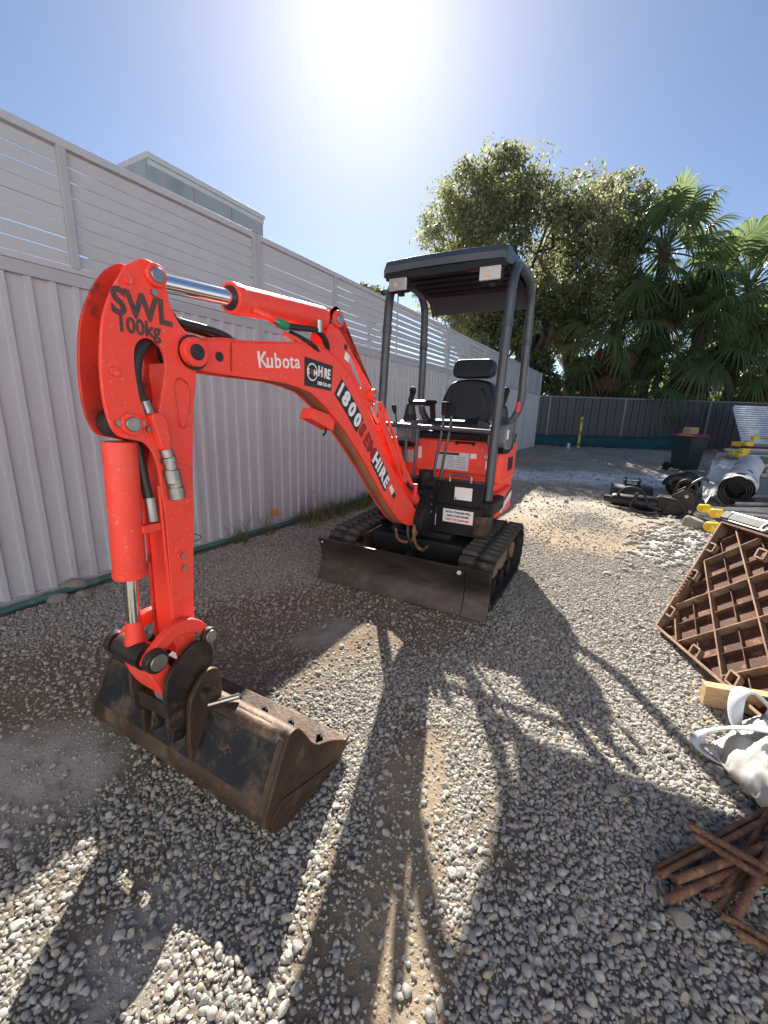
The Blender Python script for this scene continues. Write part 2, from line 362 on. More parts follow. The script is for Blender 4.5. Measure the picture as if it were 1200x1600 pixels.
fade = np.exp(-np.clip(np.hypot(GX - 3, GY - 8) - 22, 0, None) / 8)
GZ = gh(GX, GY) * fade
me = bpy.data.meshes.new('ground')
co = np.stack([GX, GY, GZ], -1).reshape(-1, 3)
ii = (np.arange(NY - 1)[:, None] * NX + np.arange(NX - 1)[None]).ravel()
quads = np.stack([ii, ii + 1, ii + NX + 1, ii + NX], 1)
me.from_pydata(co.tolist(), [], quads.tolist()); me.polygons.foreach_set('use_smooth', [True] * len(me.polygons)); me.update()
for nm, v in zip(('dirt', 'sand', 'yard', 'white'), masks(GX.ravel(), GY.ravel())):
    at = me.attributes.new(nm, 'FLOAT', 'POINT'); at.data.foreach_set('value', np.asarray(v, np.float32))
def ground_mat():
    m = bpy.data.materials.new('site_ground'); m.use_nodes = True; nt = m.node_tree; b = nt.nodes['Principled BSDF']
    tc = _n(nt, 'ShaderNodeTexCoord').outputs['Object']
    A = {k: _n(nt, 'ShaderNodeAttribute', attribute_name=k).outputs['Fac'] for k in ('dirt', 'sand', 'yard', 'white')}
    big = noise(nt, tc, 1.3, 6, .6); mid = noise(nt, tc, 9, 7, .7); fine = noise(nt, tc, 70, 6, .75); grit = noise(nt, tc, 190, 4, .7)
    base = mixc(nt, ramp(nt, fine, .3, .7), (.16, .14, .115), (.25, .222, .185))
    dirtc = mixc(nt, ramp(nt, mid, .3, .7), (.175, .130, .090), (.26, .20, .14))
    sandc = mixc(nt, ramp(nt, mid, .3, .7), (.30, .235, .165), (.385, .31, .225))
    yardc = mixc(nt, ramp(nt, big, .35, .65), (.31, .275, .23), (.43, .38, .32)); yardc = mixc(nt, ramp(nt, mid, .55, .75), yardc, (.20, .17, .14))
    whitec = mixc(nt, ramp(nt, mid, .3, .7), (.66, .66, .65), (.80, .80, .79))
    c = mixc(nt, A['dirt'], base, dirtc); c = mixc(nt, A['yard'], c, yardc)
    c = mixc(nt, mth(nt, 'MULTIPLY', A['sand'], ramp(nt, big, .2, .6)), c, sandc)
    c = mixc(nt, mth(nt, 'MULTIPLY', A['white'], ramp(nt, mid, .22, .50)), c, whitec)
    c = mixc(nt, mth(nt, 'MULTIPLY', ramp(nt, grit, .60, .70), .45), c, (.36, .33, .29)); c = mixc(nt, mth(nt, 'MULTIPLY', ramp(nt, fine, .60, .70), .4), c, (.12, .10, .08))
    nt.links.new(c, b.inputs['Base Color']); b.inputs['Roughness'].default_value = .92; b.inputs['Specular IOR Level'].default_value = .2
    h = mth(nt, 'ADD', mth(nt, 'MULTIPLY', mid, .35), mth(nt, 'ADD', mth(nt, 'MULTIPLY', fine, .5), mth(nt, 'MULTIPLY', grit, .3)))
    bn = _n(nt, 'ShaderNodeBump'); bn.inputs['Strength'].default_value = .9; bn.inputs['Distance'].default_value = .03
    nt.links.new(h, bn.inputs['Height']); nt.links.new(bn.outputs[0], b.inputs['Normal']); return m
tag(link('ground', me, ground_mat()), kind='structure')

# ------------------------------------------------------------------ gravel (stuff)
FA = 0.51992; FC = -3.0                                   # fence line: cos(FA) x - sin(FA) y = FC
def ico(sub):
    import bmesh
    bm = bmesh.new(); bmesh.ops.create_icosphere(bm, subdivisions=sub, radius=1); v = np.array([p.co[:] for p in bm.verts]); f = [[q.index for q in p.verts] for p in bm.faces]; bm.free(); return v, f
IV, IF = ico(2); IV3, IF3 = ico(3)
def stone_mesh(name, rs, big=False):
    V, F = (IV3, IF3) if big else (IV, IF)
    v = V.copy()
    for _ in range(rs.randint(7, 12)):                     # planar chips make it angular
        n = rs.normal(size=3); n /= np.linalg.norm(n); d = rs.uniform(.48, .82); t = v @ n; v -= np.outer(np.clip(t - d, 0, None), n) * .92
    v *= rs.uniform([.8, .62, .45], [1.2, 1.0, .8]); v += rs.normal(size=v.shape) * .018
    me = bpy.data.meshes.new(name); me.from_pydata(v.tolist(), [], F); me.polygons.foreach_set('use_smooth', [True] * len(me.polygons))
    me.set_sharp_from_angle(angle=math.radians(34)); me.update(); return me
SCOL = bpy.data.collections.new('gravel_stones')
for i in range(18):
    sm_ = stone_mesh('gravel_stone', np.random.RandomState(100 + i)); sm_.materials.append(M['gravel_stone'])
    SCOL.objects.link(bpy.data.objects.new('gravel_stone_%02d' % i, sm_))
def scatter(x0, x1, y0, y1, sp):
    gx, gy_ = np.meshgrid(np.arange(x0, x1, sp), np.arange(y0, y1, sp)); n = gx.size
    x = gx.ravel() + RS.uniform(-.6, .6, n) * sp; y = gy_.ravel() + RS.uniform(-.6, .6, n) * sp
    ok = (x > -(.98 * y + .75)) & (x < 1.0 * y + 1.7) & (math.cos(FA) * x - math.sin(FA) * y > FC + .13)
    return x[ok], y[ok]
PX, PY, PR = [], [], []
for x0, x1, y0, y1, sp, rm in ((-2.6, 3.4, .25, 1.9, .0102, .0066), (-2.6, 4.4, 1.9, 3.4, .0121, .0071), (-2.0, 4.2, 3.4, 5.4, .0165, .0090), (-.8, 3.5, 5.4, 8.5, .030, .0130)):
    x, y = scatter(x0, x1, y0, y1, sp); d, s_, yd, wh = masks(x, y)
    keep = RS.rand(len(x)) < np.clip(1.05 - .86 * d - .80 * s_ * (y > 2.5) - .93 * yd - .6 * wh, .03, 1)
    x, y = x[keep], y[keep]; PX.append(x); PY.append(y)
    sz = .86 + .5 * vnoise(x * .9 + 4, y * .9, 91)       # patches of coarser and finer stone
    PR.append(np.clip(rm * sz * RS.lognormal(-.10, .40, len(x)), .0030, .0165))
x, y = scatter(-2.2, 2.4, .25, 3.2, .021); k = RS.rand(len(x)) < .85; PX.append(x[k]); PY.append(y[k]); PR.append(RS.uniform(.0025, .0065, k.sum()))
x, y = scatter(.5, 12.5, 4.8, 16.2, .085); k = (RS.rand(len(x)) < .5) & (masks(x, y)[2] > .5); PX.append(x[k]); PY.append(y[k]); PR.append(np.clip(RS.lognormal(-4.35, .5, k.sum()), .006, .045))
PX = np.concatenate(PX); PY = np.concatenate(PY); PR = np.concatenate(PR); NS = len(PX)
PZ = gh(PX, PY) + PR * RS.uniform(-.15, .45, NS)
gm = bpy.data.meshes.new('gravel'); gm.from_pydata(np.stack([PX, PY, PZ], 1).tolist(), [], [])
a = gm.attributes.new('rot', 'FLOAT_VECTOR', 'POINT'); a.data.foreach_set('vector', np.stack([RS.normal(0, .45, NS), RS.normal(0, .45, NS), RS.uniform(0, 6.28, NS)], 1).astype(np.float32).ravel())
a = gm.attributes.new('scl', 'FLOAT_VECTOR', 'POINT'); a.data.foreach_set('vector', np.repeat(PR.astype(np.float32)[:, None], 3, 1).ravel())
a = gm.attributes.new('idx', 'INT', 'POINT'); a.data.foreach_set('value', RS.randint(0, 18, NS).astype(np.int32))
gravel = link('gravel', gm, M['gravel_stone']); tag(gravel, 'loose grey crushed gravel covering the ground', 'gravel', kind='stuff')
ng = bpy.data.node_groups.new('scatter_stones', 'GeometryNodeTree')
ng.interface.new_socket('Geometry', in_out='INPUT', socket_type='NodeSocketGeometry'); ng.interface.new_socket('Geometry', in_out='OUTPUT', socket_type='NodeSocketGeometry')
gi = ng.nodes.new('NodeGroupInput'); go = ng.nodes.new('NodeGroupOutput'); ip = ng.nodes.new('GeometryNodeInstanceOnPoints'); ci = ng.nodes.new('GeometryNodeCollectionInfo')
ci.inputs['Collection'].default_value = SCOL; ci.inputs['Separate Children'].default_value = True; ci.inputs['Reset Children'].default_value = True
ip.inputs['Pick Instance'].default_value = True
def nattr(nm, ty):
    n = ng.nodes.new('GeometryNodeInputNamedAttribute'); n.data_type = ty; n.inputs['Name'].default_value = nm; return n.outputs['Attribute']
L_ = ng.links.new
L_(gi.outputs[0], ip.inputs['Points']); L_(ci.outputs[0], ip.inputs['Instance']); L_(nattr('idx', 'INT'), ip.inputs['Instance Index'])
L_(nattr('rot', 'FLOAT_VECTOR'), ip.inputs['Rotation']); L_(nattr('scl', 'FLOAT_VECTOR'), ip.inputs['Scale']); L_(ip.outputs[0], go.inputs[0])
gravel.modifiers.new('scatter', 'NODES').node_group = ng

# single larger stones one can pick out
for i, (x, y, r, lab, mk) in enumerate(((-2.00, 2.46, .085, 'largest pale rock of the small heap at the foot of the grey fence', 'rock'),
        (-1.97, 2.30, .060, 'rounded rock lowest in the small heap by the grey fence', 'rock'), (-1.84, 2.36, .055, 'flat rock on the machine side of the small heap by the grey fence', 'rock'),
        (-2.10, 2.33, .050, 'small rock nearest the fence sheet in the heap by the grey fence', 'rock'),
        (.446, 1.088, .017, 'round tan stone lying alone in the canopy shadow on the gravel', 'rock'), (.782, 1.10, .024, 'pale angular flat stone in the shaded gravel near the rebar', 'rock'),
        (-.496, .679, .024, 'pale bluish stone on the gravel below the bucket', 'rock'), (.757, .745, .030, 'large brownish stone beside the rebar ends', 'rock'),
        (1.20, 1.20, .026, 'rounded brown stone at the corner of the white bag', 'rock'), (3.3, 4.3, .14, 'broken grey slab of rubble in the sandy patch', 'rock'))):
    o = link('rock', stone_mesh('rock', np.random.RandomState(300 + i), True), M[mk]); o.scale = (r, r, r * .8); o.location = (x, y, float(gh(x, y)) + r * .42); o.rotation_euler = (.2, .1, i * 1.3)
    tag(o, lab, 'rock', 'larger stones on the ground')

# ------------------------------------------------------------------ left fence
FROT = math.atan2(math.cos(FA), math.sin(FA)); FO = Vector((FC * math.cos(FA), -FC * math.sin(FA), 0))
FDIR = Vector((math.sin(FA), math.cos(FA), 0)); FN = Vector((math.cos(FA), -math.sin(FA), 0))       # FN points to the site
H1, H2 = 1.92, 2.61
fence = empty('steel_fence', FO, FROT)
tag(fence, 'tall warm grey ribbed steel fence with slatted privacy screen on top', 'fence')
PW = .125
def ribbed(length, h, per, prof, name):
    k = max(1, round(length / per)); pts = []
    for i in range(k):
        for u, d in prof: pts.append(((i + u) * per, d))
    pts.append((k * per, prof[0][1])); b = MB()
    b.sheet([[(x, y, z) for x, y in pts] for z in (0, h)]); return b.mesh(name, ang=20), k * per
prof = [(0, 0), (.60, 0), (.66, -.022), (.90, -.022), (.96, 0)]
SHM, SHL = ribbed(.75, H1 - .10, PW, prof, 'sheet'); SHM.materials.append(M['fence_grey'])
posts = [-2.24, 0.0, 2.867, 5.11, 7.33, 9.57, 11.81, 14.05, 16.29]
for i in range(len(posts) - 1):
    a, b = posts[i] + .035, posts[i + 1] - .035; ns = max(3, round((b - a) / .72)); w = (b - a) / ns
    for k in range(ns):
        o = link('sheet', SHM, None, fence); o.location = (a + k * w, random.uniform(-.004, .004), .03); o.rotation_euler = (random.uniform(-.003, .003), 0, random.uniform(-.004, .004)); o.scale = (w / SHL * 1.012, 1, 1)
    MB().box(((a + b) / 2, .0, H1 - .035), (b - a, .05, .07)).build('mid_rail', M['fence_post_grey'], fence, bevel=.004)
    MB().box(((a + b) / 2, .0, .02), (b - a, .045, .05)).build('bottom_rail', M['fence_post_grey'], fence, bevel=.004)
    MB().box(((a + b) / 2, .0, H2 - .022), (b - a + .07, .06, .044)).build('top_rail', M['fence_grey'], fence, bevel=.004)
    MB().box(((a + b) / 2, .0, H1 + .02), (b - a, .045, .035)).build('screen_rail', M['fence_grey'], fence, bevel=.003)
    mid = 1.43 if i == 1 else (a + b) / 2
    MB().box((mid, -.012, (H1 + H2) / 2), (.045, .034, H2 - H1 - .06)).build('mullion', M['fence_post_grey'], fence, bevel=.003)
    gap = {0: .007, 1: .008, 2: .007, 3: .018, 4: .014, 5: .006}.get(i, .008)
    z0, z1 = H1 + .04, H2 - .048; ns = 8; p = (z1 - z0) / ns
    for (u, v) in ((a, mid - .022), (mid + .022, b)):
        for k in range(ns):
            g_ = gap * random.uniform(.3, 1.5); zz = z0 + (k + .5) * p; t = random.uniform(-.0018, .0018)
            bb = MB(); bb.box(((u + v) / 2, random.uniform(-.002, .002), zz), (v - u, .012, p - g_), Matrix.Rotation(t, 3, 'Y'))
            bb.build('slat', M['fence_grey'], fence, bevel=.002)
for t in posts:
    b = MB(); b.box((t - .022, 0, H2 / 2), (.04, .065, H2 + .01)); b.box((t + .022, 0, H2 / 2), (.04, .062, H2 + .006)); b.build('post', M['fence_post_grey'], fence, bevel=.004)
    MB().box((t, 0, H2 + .012), (.092, .072, .012)).build('post_cap', M['fence_post_grey'], fence)

# ------------------------------------------------------------------ back fence
BY = 17.0; bf = empty('dark_fence', (6.0, BY, 0))
tag(bf, 'dark charcoal ribbed steel fence with lighter posts across the back of the yard', 'fence')
bprof = [(0, 0), (.03, .028), (.10, .028), (.13, 0), (.55, 0), (.565, .008), (.585, .008), (.60, 0)]
bposts = [-.45, 3.40, 6.75, 10.0, 13.3, 16.6]; bposts = [-2.9, .43] + bposts[1:]
BSM, BSL = ribbed(.93, 1.80, .31, bprof, 'sheet'); BSM.materials.append(M['back_fence'])
for i in range(len(bposts) - 1):
    a, b = bposts[i] + .03, bposts[i + 1] - .03; ns = max(1, round((b - a) / .9)); w = (b - a) / ns
    for k in range(ns):
        o = link('sheet', BSM, None, bf); o.location = (a + k * w, 0, .08); o.scale = (w / BSL, 1, 1)
    MB().box(((a + b) / 2, 0, 1.90), (b - a, .06, .05)).build('top_rail', M['back_post'], bf, bevel=.004)
    MB().box(((a + b) / 2, 0, .06), (b - a, .05, .05)).build('bottom_rail', M['back_fence'], bf)
for t in bposts: MB().box((t, -.02, .97), (.075, .07, 1.92)).build('post', M['back_post'], bf, bevel=.005)

# ------------------------------------------------------------------ grey clad building beyond the left fence
bl = empty('clad_building', (-4.89, 9.57, 0), FROT)
tag(bl, 'pale grey metal clad building box rising behind the slatted fence', 'building')
LB, HB, DB = 3.03, 5.86, 2.6
for k in range(3):                                         # cladding panels along the long face and the end face
    MB().box((LB * (k + .5) / 3, .03, HB / 2), (LB / 3 - .012, .06, HB)).build('wall_panel', M['cladding'], bl, bevel=.004)
for k in range(2): MB().box((.03, .06 + DB * (k + .5) / 2, HB / 2), (.06, DB / 2 - .012, HB)).build('wall_panel', M['cladding'], bl, bevel=.004)
MB().box((LB / 2, DB / 2 + .06, HB / 2 - .05), (LB - .15, DB - .06, HB - .1)).build('inner_wall', M['cladding'], bl)
MB().box((LB / 2, DB / 2, HB + .05), (LB + .08, DB + .1, .10)).build('roof_capping', M['cladding_trim'], bl, bevel=.01)
MB().box((LB / 2, -.01, HB - .06), (LB + .02, .02, .09)).build('fascia', M['cladding_trim'], bl, bevel=.004)
# ------------------------------------------------------------------ unseen house added behind the camera, its pale walls bouncing sun into the shade
hb = empty('unseen_bounce_house', (0, -6.2, 0)); tag(hb, 'unseen two storey white house added behind the camera for bounce light', 'house', kind='structure')
for k in range(8): MB().box((-12.8 + k * 3.2 + 1.6, -.15, 3.1), (3.18, .3, 6.2)).build('wall_panel', M['bounce_white'], hb, bevel=.01)
for x, z, w_, h_ in ((-6.2, 1.45, 1.8, 1.2), (4.6, 1.45, 1.5, 1.1), (-5.9, 4.2, 1.5, 1.1), (.4, 4.3, 1.5, 1.1), (6.2, 4.2, 1.5, 1.1)):
    wf = MB().box((x, .02, z), (w_, .08, h_)).build('window', M['cladding_trim'], hb, bevel=.01); MB().box((x, .055, z), (w_ - .14, .02, h_ - .14)).build('pane', M['film_black'], wf)
MB().box((0, -.1, 6.3), (26.0, .7, .16)).build('eave', M['cladding_trim'], hb, bevel=.02)
MB().box((0, .5, -.02), (25.6, .9, .12)).build('paved_apron', M['bounce_white'], hb, bevel=.01)
# ------------------------------------------------------------------ excavator: coordinates (s forward, o to the machine's left, z up), s measured from below the camera
EH = math.radians(28.3); ED = Vector((-math.sin(EH), -math.cos(EH), 0)); EL = Vector((math.cos(EH), -math.sin(EH), 0))
S0 = -2.8
ex = empty('mini_excavator', ED * S0 + EL * -1.14, math.atan2(ED.y, ED.x))
tag(ex, 'orange-red mini excavator with grey canopy, boom arm reaching forward and wide bucket on the gravel', 'excavator')
def X(mb, name, m, parent=ex, bevel=0, ang=32, solid=0, label=None):
    o = mb.build(name, M[m], parent, (S0, 0, 0), bevel, ang, solid)
    if label: o['label'] = label
    return o
CE = .04
def smooth(pts, n=4, closed=True): return [(p.x, p.y) for p in catmull([(a, b, 0) for a, b in pts], n, closed)]
def arc(cx, cz, r, a0, a1, n=10): return [(cx + r * math.cos(math.radians(a0 + (a1 - a0) * i / n)), cz + r * math.sin(math.radians(a0 + (a1 - a0) * i / n))) for i in range(n + 1)]
def keyhole(outer, hole):
    """outline with a hole joined by a slit"""
    i, j = min(((i, j) for i in range(len(outer)) for j in range(len(hole))), key=lambda t: (outer[t[0]][0] - hole[t[1]][0]) ** 2 + (outer[t[0]][1] - hole[t[1]][1]) ** 2)
    area = lambda P: sum(P[k][0] * P[(k + 1) % len(P)][1] - P[(k + 1) % len(P)][0] * P[k][1] for k in range(len(P)))
    if area(outer) * area(hole) > 0: hole = hole[::-1]; j = len(hole) - 1 - j
    return outer[:i + 1] + hole[j:] + hole[:j + 1] + outer[i:]
def boss(o0, o1, s, z, r, name='pin_boss', m='red_paint', parent=ex, pin='bare_steel', rp=.6, bev=.003):
    b = X(MB().cyl((s, o0, z), (s, o1, z), r, 28), name, m, parent, bev)
    d = .006 if o1 > o0 else -.006
    X(MB().cyl((s, o1 - d, z), (s, o1 + d, z), r * rp, 24), 'pin', pin, b if parent is ex else parent, .002)
    return b
def bolt(s, o, z, r=.008, ax=(0, 1, 0), parent=ex, m='bare_steel', h=.008):
    a = Vector((s, o, z)); X(MB().cyl(a, a + Vector(ax) * h, r, 6), 'bolt', m, parent)

# --- undercarriage, tracks, blade
X(MB().box((-2.80, CE, .27), (.62, .70, .16)).box((-2.80, CE, .36), (.46, .46, .06)), 'undercarriage_frame', 'black_metal', bevel=.02)
X(MB().cyl((-2.85, CE, .36), (-2.85, CE, .43), .26, 40), 'slew_ring', 'black_metal', bevel=.008)
LUG = None
def make_track(oc):
    global LUG
    w = .215; s0, s1 = -2.44, -3.12; R = .165; zc = .18
    def path(u):                                          # rounded loop, rear a bit higher (drive sprocket)
        L1 = s0 - s1; P = math.pi * R; T = 2 * L1 + 2 * P; d = (u % 1) * T
        if d < L1: return (s1 + d, zc + R + .035 * (1 - d / L1)), (1, 0)
        d -= L1
        if d < P:
            a = math.pi / 2 - d / R; return (s0 + R * math.cos(a), zc + R * math.sin(a)), (math.sin(a), -math.cos(a))
        d -= P
        if d < L1: return (s0 - d, zc - R + .0), (-1, 0)
        d -= L1; a = -math.pi / 2 - d / R; k = 1 + .1 * math.sin(min(d / P, 1) * math.pi / 2)
        return (s1 + R * math.cos(a), zc + R * math.sin(a) + .035 * (d / P)), (math.sin(a), -math.cos(a))
    N = 96; outer = []; inner = []
    for i in range(N):
        (s, z), (tx, tz) = path(i / N); n = (-tz, tx); outer.append((s, z)); inner.append((s - n[0] * .022 * 1, z - n[1] * .022))
    b = MB(); vs = []; fs = []
    for i in range(N):
        for (p, o) in ((outer[i], oc - w / 2), (outer[i], oc + w / 2), (inner[i], oc + w / 2), (inner[i], oc - w / 2)): vs.append((p[0], o, p[1]))
    for i in range(N):
        j = (i + 1) % N
        for k in range(4): fs.append((i * 4 + k, i * 4 + (k + 1) % 4, j * 4 + (k + 1) % 4, j * 4 + k))
    tr = X(b.add(vs, fs), 'track', 'track_rubber')
    NL = 32
    if LUG is None:
        lb = MB()
        for sg in (-1, 1):                                # two staggered halves of a lug with a tapered crown
            y0, y1 = sg * .012, sg * (w / 2 + .004); dx = .012 * sg
            v = [(-.024 + dx, y0, 0), (.024 + dx, y0, 0), (.024 + dx, y1, 0), (-.024 + dx, y1, 0), (-.013 + dx, y0, .024), (.013 + dx, y0, .024), (.013 + dx, y1 * .96, .021), (-.013 + dx, y1 * .96, .021)]
            lb.add(v, [(0, 1, 2, 3), (4, 7, 6, 5), (0, 4, 5, 1), (1, 5, 6, 2), (2, 6, 7, 3), (3, 7, 4, 0)])
        lb.box((0, 0, .006), (.018, .03, .014))
        LUG = lb.mesh('lug'); LUG.materials.append(M['dust_rubber'])
    for i in range(NL):
        (s, z), (tx, tz) = path((i + .5) / NL); o = link('lug', LUG, None, tr); o.location = (s - S0, oc, z); o.rotation_euler = (0, -math.atan2(tz, tx), 0)
    fr = MB(); fr.box((-2.78, oc, .17), (.62, .09, .12)); X(fr, 'track_frame', 'rust_pale', bevel=.01)
    for s, r in ((s1, .135), (s0, .135)):
        wl = X(MB().cyl((s, oc - .045, zc + (.02 if s == s1 else 0)), (s, oc + .045, zc + (.02 if s == s1 else 0)), r, 30), 'track_wheel', 'black_metal', bevel=.006)
        X(MB().cyl((s, oc + .045, zc + .01), (s, oc + .062, zc + .01), .06, 20).cyl((s, oc - .062, zc + .01), (s, oc - .045, zc + .01), .06, 20), 'hub', 'rust_pale', wl)
    for k in range(3):
        s = -2.58 - k * .20; X(MB().cyl((s, oc - .07, .085), (s, oc + .07, .085), .055, 20), 'track_roller', 'black_metal', bevel=.004)
make_track(.525); make_track(-.445)
def bladeprof(t):                                          # concave mouldboard, t from bottom to top
    z = .02 + .30 * t; return -2.195 - .050 * math.sin(math.pi * min(t, 1)) - .006 * t, z
def blade_piece(o0, o1):
    f = [bladeprof(i / 14) for i in range(15)]; b = [(s - .014, z) for s, z in f]; return MB().prism(f + b[::-1], o0, o1)
bl_ = X(blade_piece(-.565, .489), 'dozer_blade', 'worn_steel', bevel=.002)
X(blade_piece(.493, .645), 'blade_extension', 'worn_steel', bl_, bevel=.002)
for o in (.462,): X(MB().cyl((-2.252, o, .285), (-2.205, o, .285), .012, 16), 'pin_hole', 'paper_decal', bl_)
X(MB().cyl((-2.232, -.53, .292), (-2.205, -.53, .292), .007, 12), 'pin_hole', 'paper_decal', bl_)
X(MB().box((-2.285, .475, .16), (.02, .05, .24)).box((-2.285, -.55, .16), (.02, .03, .24)).beam((-2.295, -.5, .10), (-2.295, .58, .10), .05, .05).beam((-2.29, -.5, .26), (-2.29, .46, .26), .04, .04), 'blade_stiffener', 'black_metal', bl_, bevel=.004)
for o in (-.20, .28): X(MB().beam((-2.26, o, .14), (-2.62, o * .8 + .01, .24), .06, .08), 'blade_arm', 'black_metal', bevel=.008)
X(MB().cyl((-2.30, CE, .17), (-2.50, CE, .27), .035, 20), 'blade_cylinder', 'black_metal')
X(MB().cyl((-2.48, CE, .26), (-2.60, CE, .33), .018, 16), 'blade_cylinder_rod', 'chrome')

# --- upper structure
def rrect(o0, o1, s0, s1, r, n=5):
    """rounded rectangle in plan (o, s)"""
    P = []
    for cx, cy, a in ((o1 - r, s1 - r, 0), (o0 + r, s1 - r, 90), (o0 + r, s0 + r, 180), (o1 - r, s0 + r, 270)):
        for i in range(n + 1): t = math.radians(a + 90 * i / n); P.append((cx + r * math.cos(t), cy + r * math.sin(t)))
    return P
def slab(plan, z0, z1, top=1.0):
    cx = sum(p[0] for p in plan) / len(plan); cy = sum(p[1] for p in plan) / len(plan); n = len(plan)
    vs = [(p[1], p[0], z0) for p in plan] + [(cy + (p[1] - cy) * top, cx + (p[0] - cx) * top, z1) for p in plan]
    return MB().add(vs, [tuple(range(n)), tuple(reversed(range(n, 2 * n)))] + [(i, i + n, (i + 1) % n + n, (i + 1) % n) for i in range(n)])
base = X(slab(rrect(-.40, .46, -3.55, -2.64, .16), .42, .535), 'turntable_deck', 'black_metal', bevel=.012)
X(slab(rrect(-.41, .47, -3.58, -2.90, .2), .52, .60), 'lower_skirt', 'black_plastic', bevel=.012)
fp = X(MB().box((-2.622, .235, .485), (.03, .46, .20)), 'front_plate', 'black_metal', bevel=.006)
X(slab(rrect(-.42, .49, -2.96, -2.63, .05), .535, .565), 'floor_plate', 'black_plastic', bevel=.008)
for k in range(9): X(MB().box((-2.74 - k * .024, .36, .570), (.011, .20, .010)), 'floor_rib', 'black_plastic', bevel=.002)
X(MB().box((-2.645, .20, .655), (.022, .50, .17)), 'kick_plate', 'black_metal', bevel=.006)
X(MB().tube(catmull([(-2.66, .21, .735), (-2.66, .21, .775), (-2.66, .24, .785), (-2.66, .33, .785), (-2.66, .355, .775), (-2.66, .355, .735)], 4), .008, 8), 'grab_handle', 'bare_steel', label='small silver grab handle on the floor front')
X(MB().box((-2.80, .47, .58), (.34, .10, .10)), 'side_step', 'black_plastic', bevel=.02)
# engine hood and red covers
hood = X(slab(rrect(-.36, .44, -3.52, -2.985, .10), .60, 1.00, .97), 'engine_hood', 'red_paint', bevel=.015)
X(MB().box((-2.978, .10, .87), (.02, .66, .235)), 'front_cover', 'red_paint', bevel=.008)
X(MB().box((-2.966, .395, .86), (.012, .003, .21)).box((-2.966, .135, .985), (.012, .30, .003)), 'cover_seam', 'black_metal', hood)
sc_ = X(slab([(p[0], p[1]) for p in rrect(.40, .485, -3.42, -2.93, .04)], .70, .985, .97), 'side_cover', 'red_paint', bevel=.018)
X(slab(rrect(-.43, -.33, -3.45, -2.85, .045), .66, .99, .94), 'side_cover', 'red_paint', bevel=.018)
X(MB().prism(smooth([(-2.72, .60), (-2.90, .62), (-2.96, .80), (-2.93, .93), (-2.82, .90), (-2.74, .76)], 4), -.44, -.30), 'fuel_cover', 'red_paint', bevel=.012)
cw = X(slab(rrect(-.41, .455, -3.62, -3.30, .15, 8), .53, .98, .97), 'counterweight', 'red_paint', bevel=.02)
X(slab(rrect(.41, .478, -3.42, -2.94, .03), .45, .64, 1.0), 'side_skirt', 'red_paint', bevel=.015)
X(MB().prism([(-3.05, .47), (-3.38, .55), (-3.38, .60), (-3.05, .52)], (.479), .482), 'side_stripe', 'white_decal')
X(MB().prism([(-3.05, .53), (-3.38, .61), (-3.38, .625), (-3.05, .545)], (.479), .482), 'side_stripe', 'black_decal')
X(MB().box((-3.2, .484, .83), (.16, .006, .10)), 'vent_grille', 'black_plastic', bevel=.003)
def lookplate(o0, o1, z0, z1, s, m, parent, name='sticker'): return X(MB().box((s, (o0 + o1) / 2, (z0 + z1) / 2), (.002, o1 - o0, z1 - z0)), name, m, parent)
FWD, LEFTV = Vector((0, 1, 0)), Vector((0, 0, 1))          # text running on forward faces: x towards machine left, y up
w1 = lookplate(.195, .405, .470, .560, -2.606, 'white_decal', fp, 'warning_sticker')
for i, (t, m) in enumerate((('EXTRA CHARGES WILL', 'black_decal'), ('APPLY IF RETURNED', 'black_decal'), ('DIRTY OR DAMAGED', 'red_decal'))):
    put_text(t, .0185, (-2.603 - S0, .30, .541 - i * .026), FWD, LEFTV, M[m], fp, bold=.0006, squeeze=.92, align='CENTER')
s2 = lookplate(.018, .155, .520, .562, -2.606, 'black_decal', fp, 'data_plate')
for k in range(4): X(MB().box((-2.604, .095, .553 - k * .009), (.001, .085, .004)), 'print_line', 'silver_decal', fp)
lookplate(.025, .145, .435, .512, -2.606, 'paper_decal', fp)
put_text('i', .03, (-2.603 - S0, .05, .475), FWD, LEFTV, M['black_decal'], fp)
for k in range(3): X(MB().box((-2.604, .095, .495 - k * .016), (.001, .05, .005)), 'print_line', 'black_decal', fp)
lookplate(.258, .378, .625, .71, -2.633, 'white_decal', ex, 'blank_sticker')
X(MB().box((-2.631, .268, .634), (.001, .008, .010)), 'print_mark', 'black_decal')
st = lookplate(-.02, .235, .775, .905, -2.967, 'paper_decal', hood, 'instruction_sticker')
X(MB().box((-2.9655, .08, .893), (.001, .16, .018)), 'print_line', 'black_decal', hood)
for a, b in ((0, .06), (.07, .13), (.14, .225)):
    for k in range(5): X(MB().box((-2.9655, (a + b) / 2 - .005, .87 - k * .018), (.001, b - a - .014, .006)), 'print_line', 'silver_decal', hood)
lookplate(.245, .29, .87, .905, -2.967, 'white_decal', hood); lookplate(.36, .40, .80, .86, -2.967, 'white_decal', hood); lookplate(.345, .40, .875, .90, -2.967, 'silver_decal', hood)
lookplate(-.17, -.145, .84, .93, -2.967, 'white_decal', hood); lookplate(-.30, -.21, .80, .90, -2.967, 'silver_decal', hood)
for o in (-.11, -.085, .33): bolt(-2.968, o, .935, .006, (1, 0, 0), hood)
X(MB().tube(catmull([(-2.965, .14, .965), (-2.945, .14, .98), (-2.945, .26, .98), (-2.965, .26, .965)], 3), .007, 8), 'hood_handle', 'black_plastic', hood)
rs_ = X(MB().cyl((-2.967, .395, .965), (-2.966, .395, .965), .020, 20), 'round_sticker', 'white_decal', hood); X(MB().cyl((-2.966, .395, .965), (-2.9653, .395, .965), .016, 20), 'sticker_disc', 'red_decal', hood)
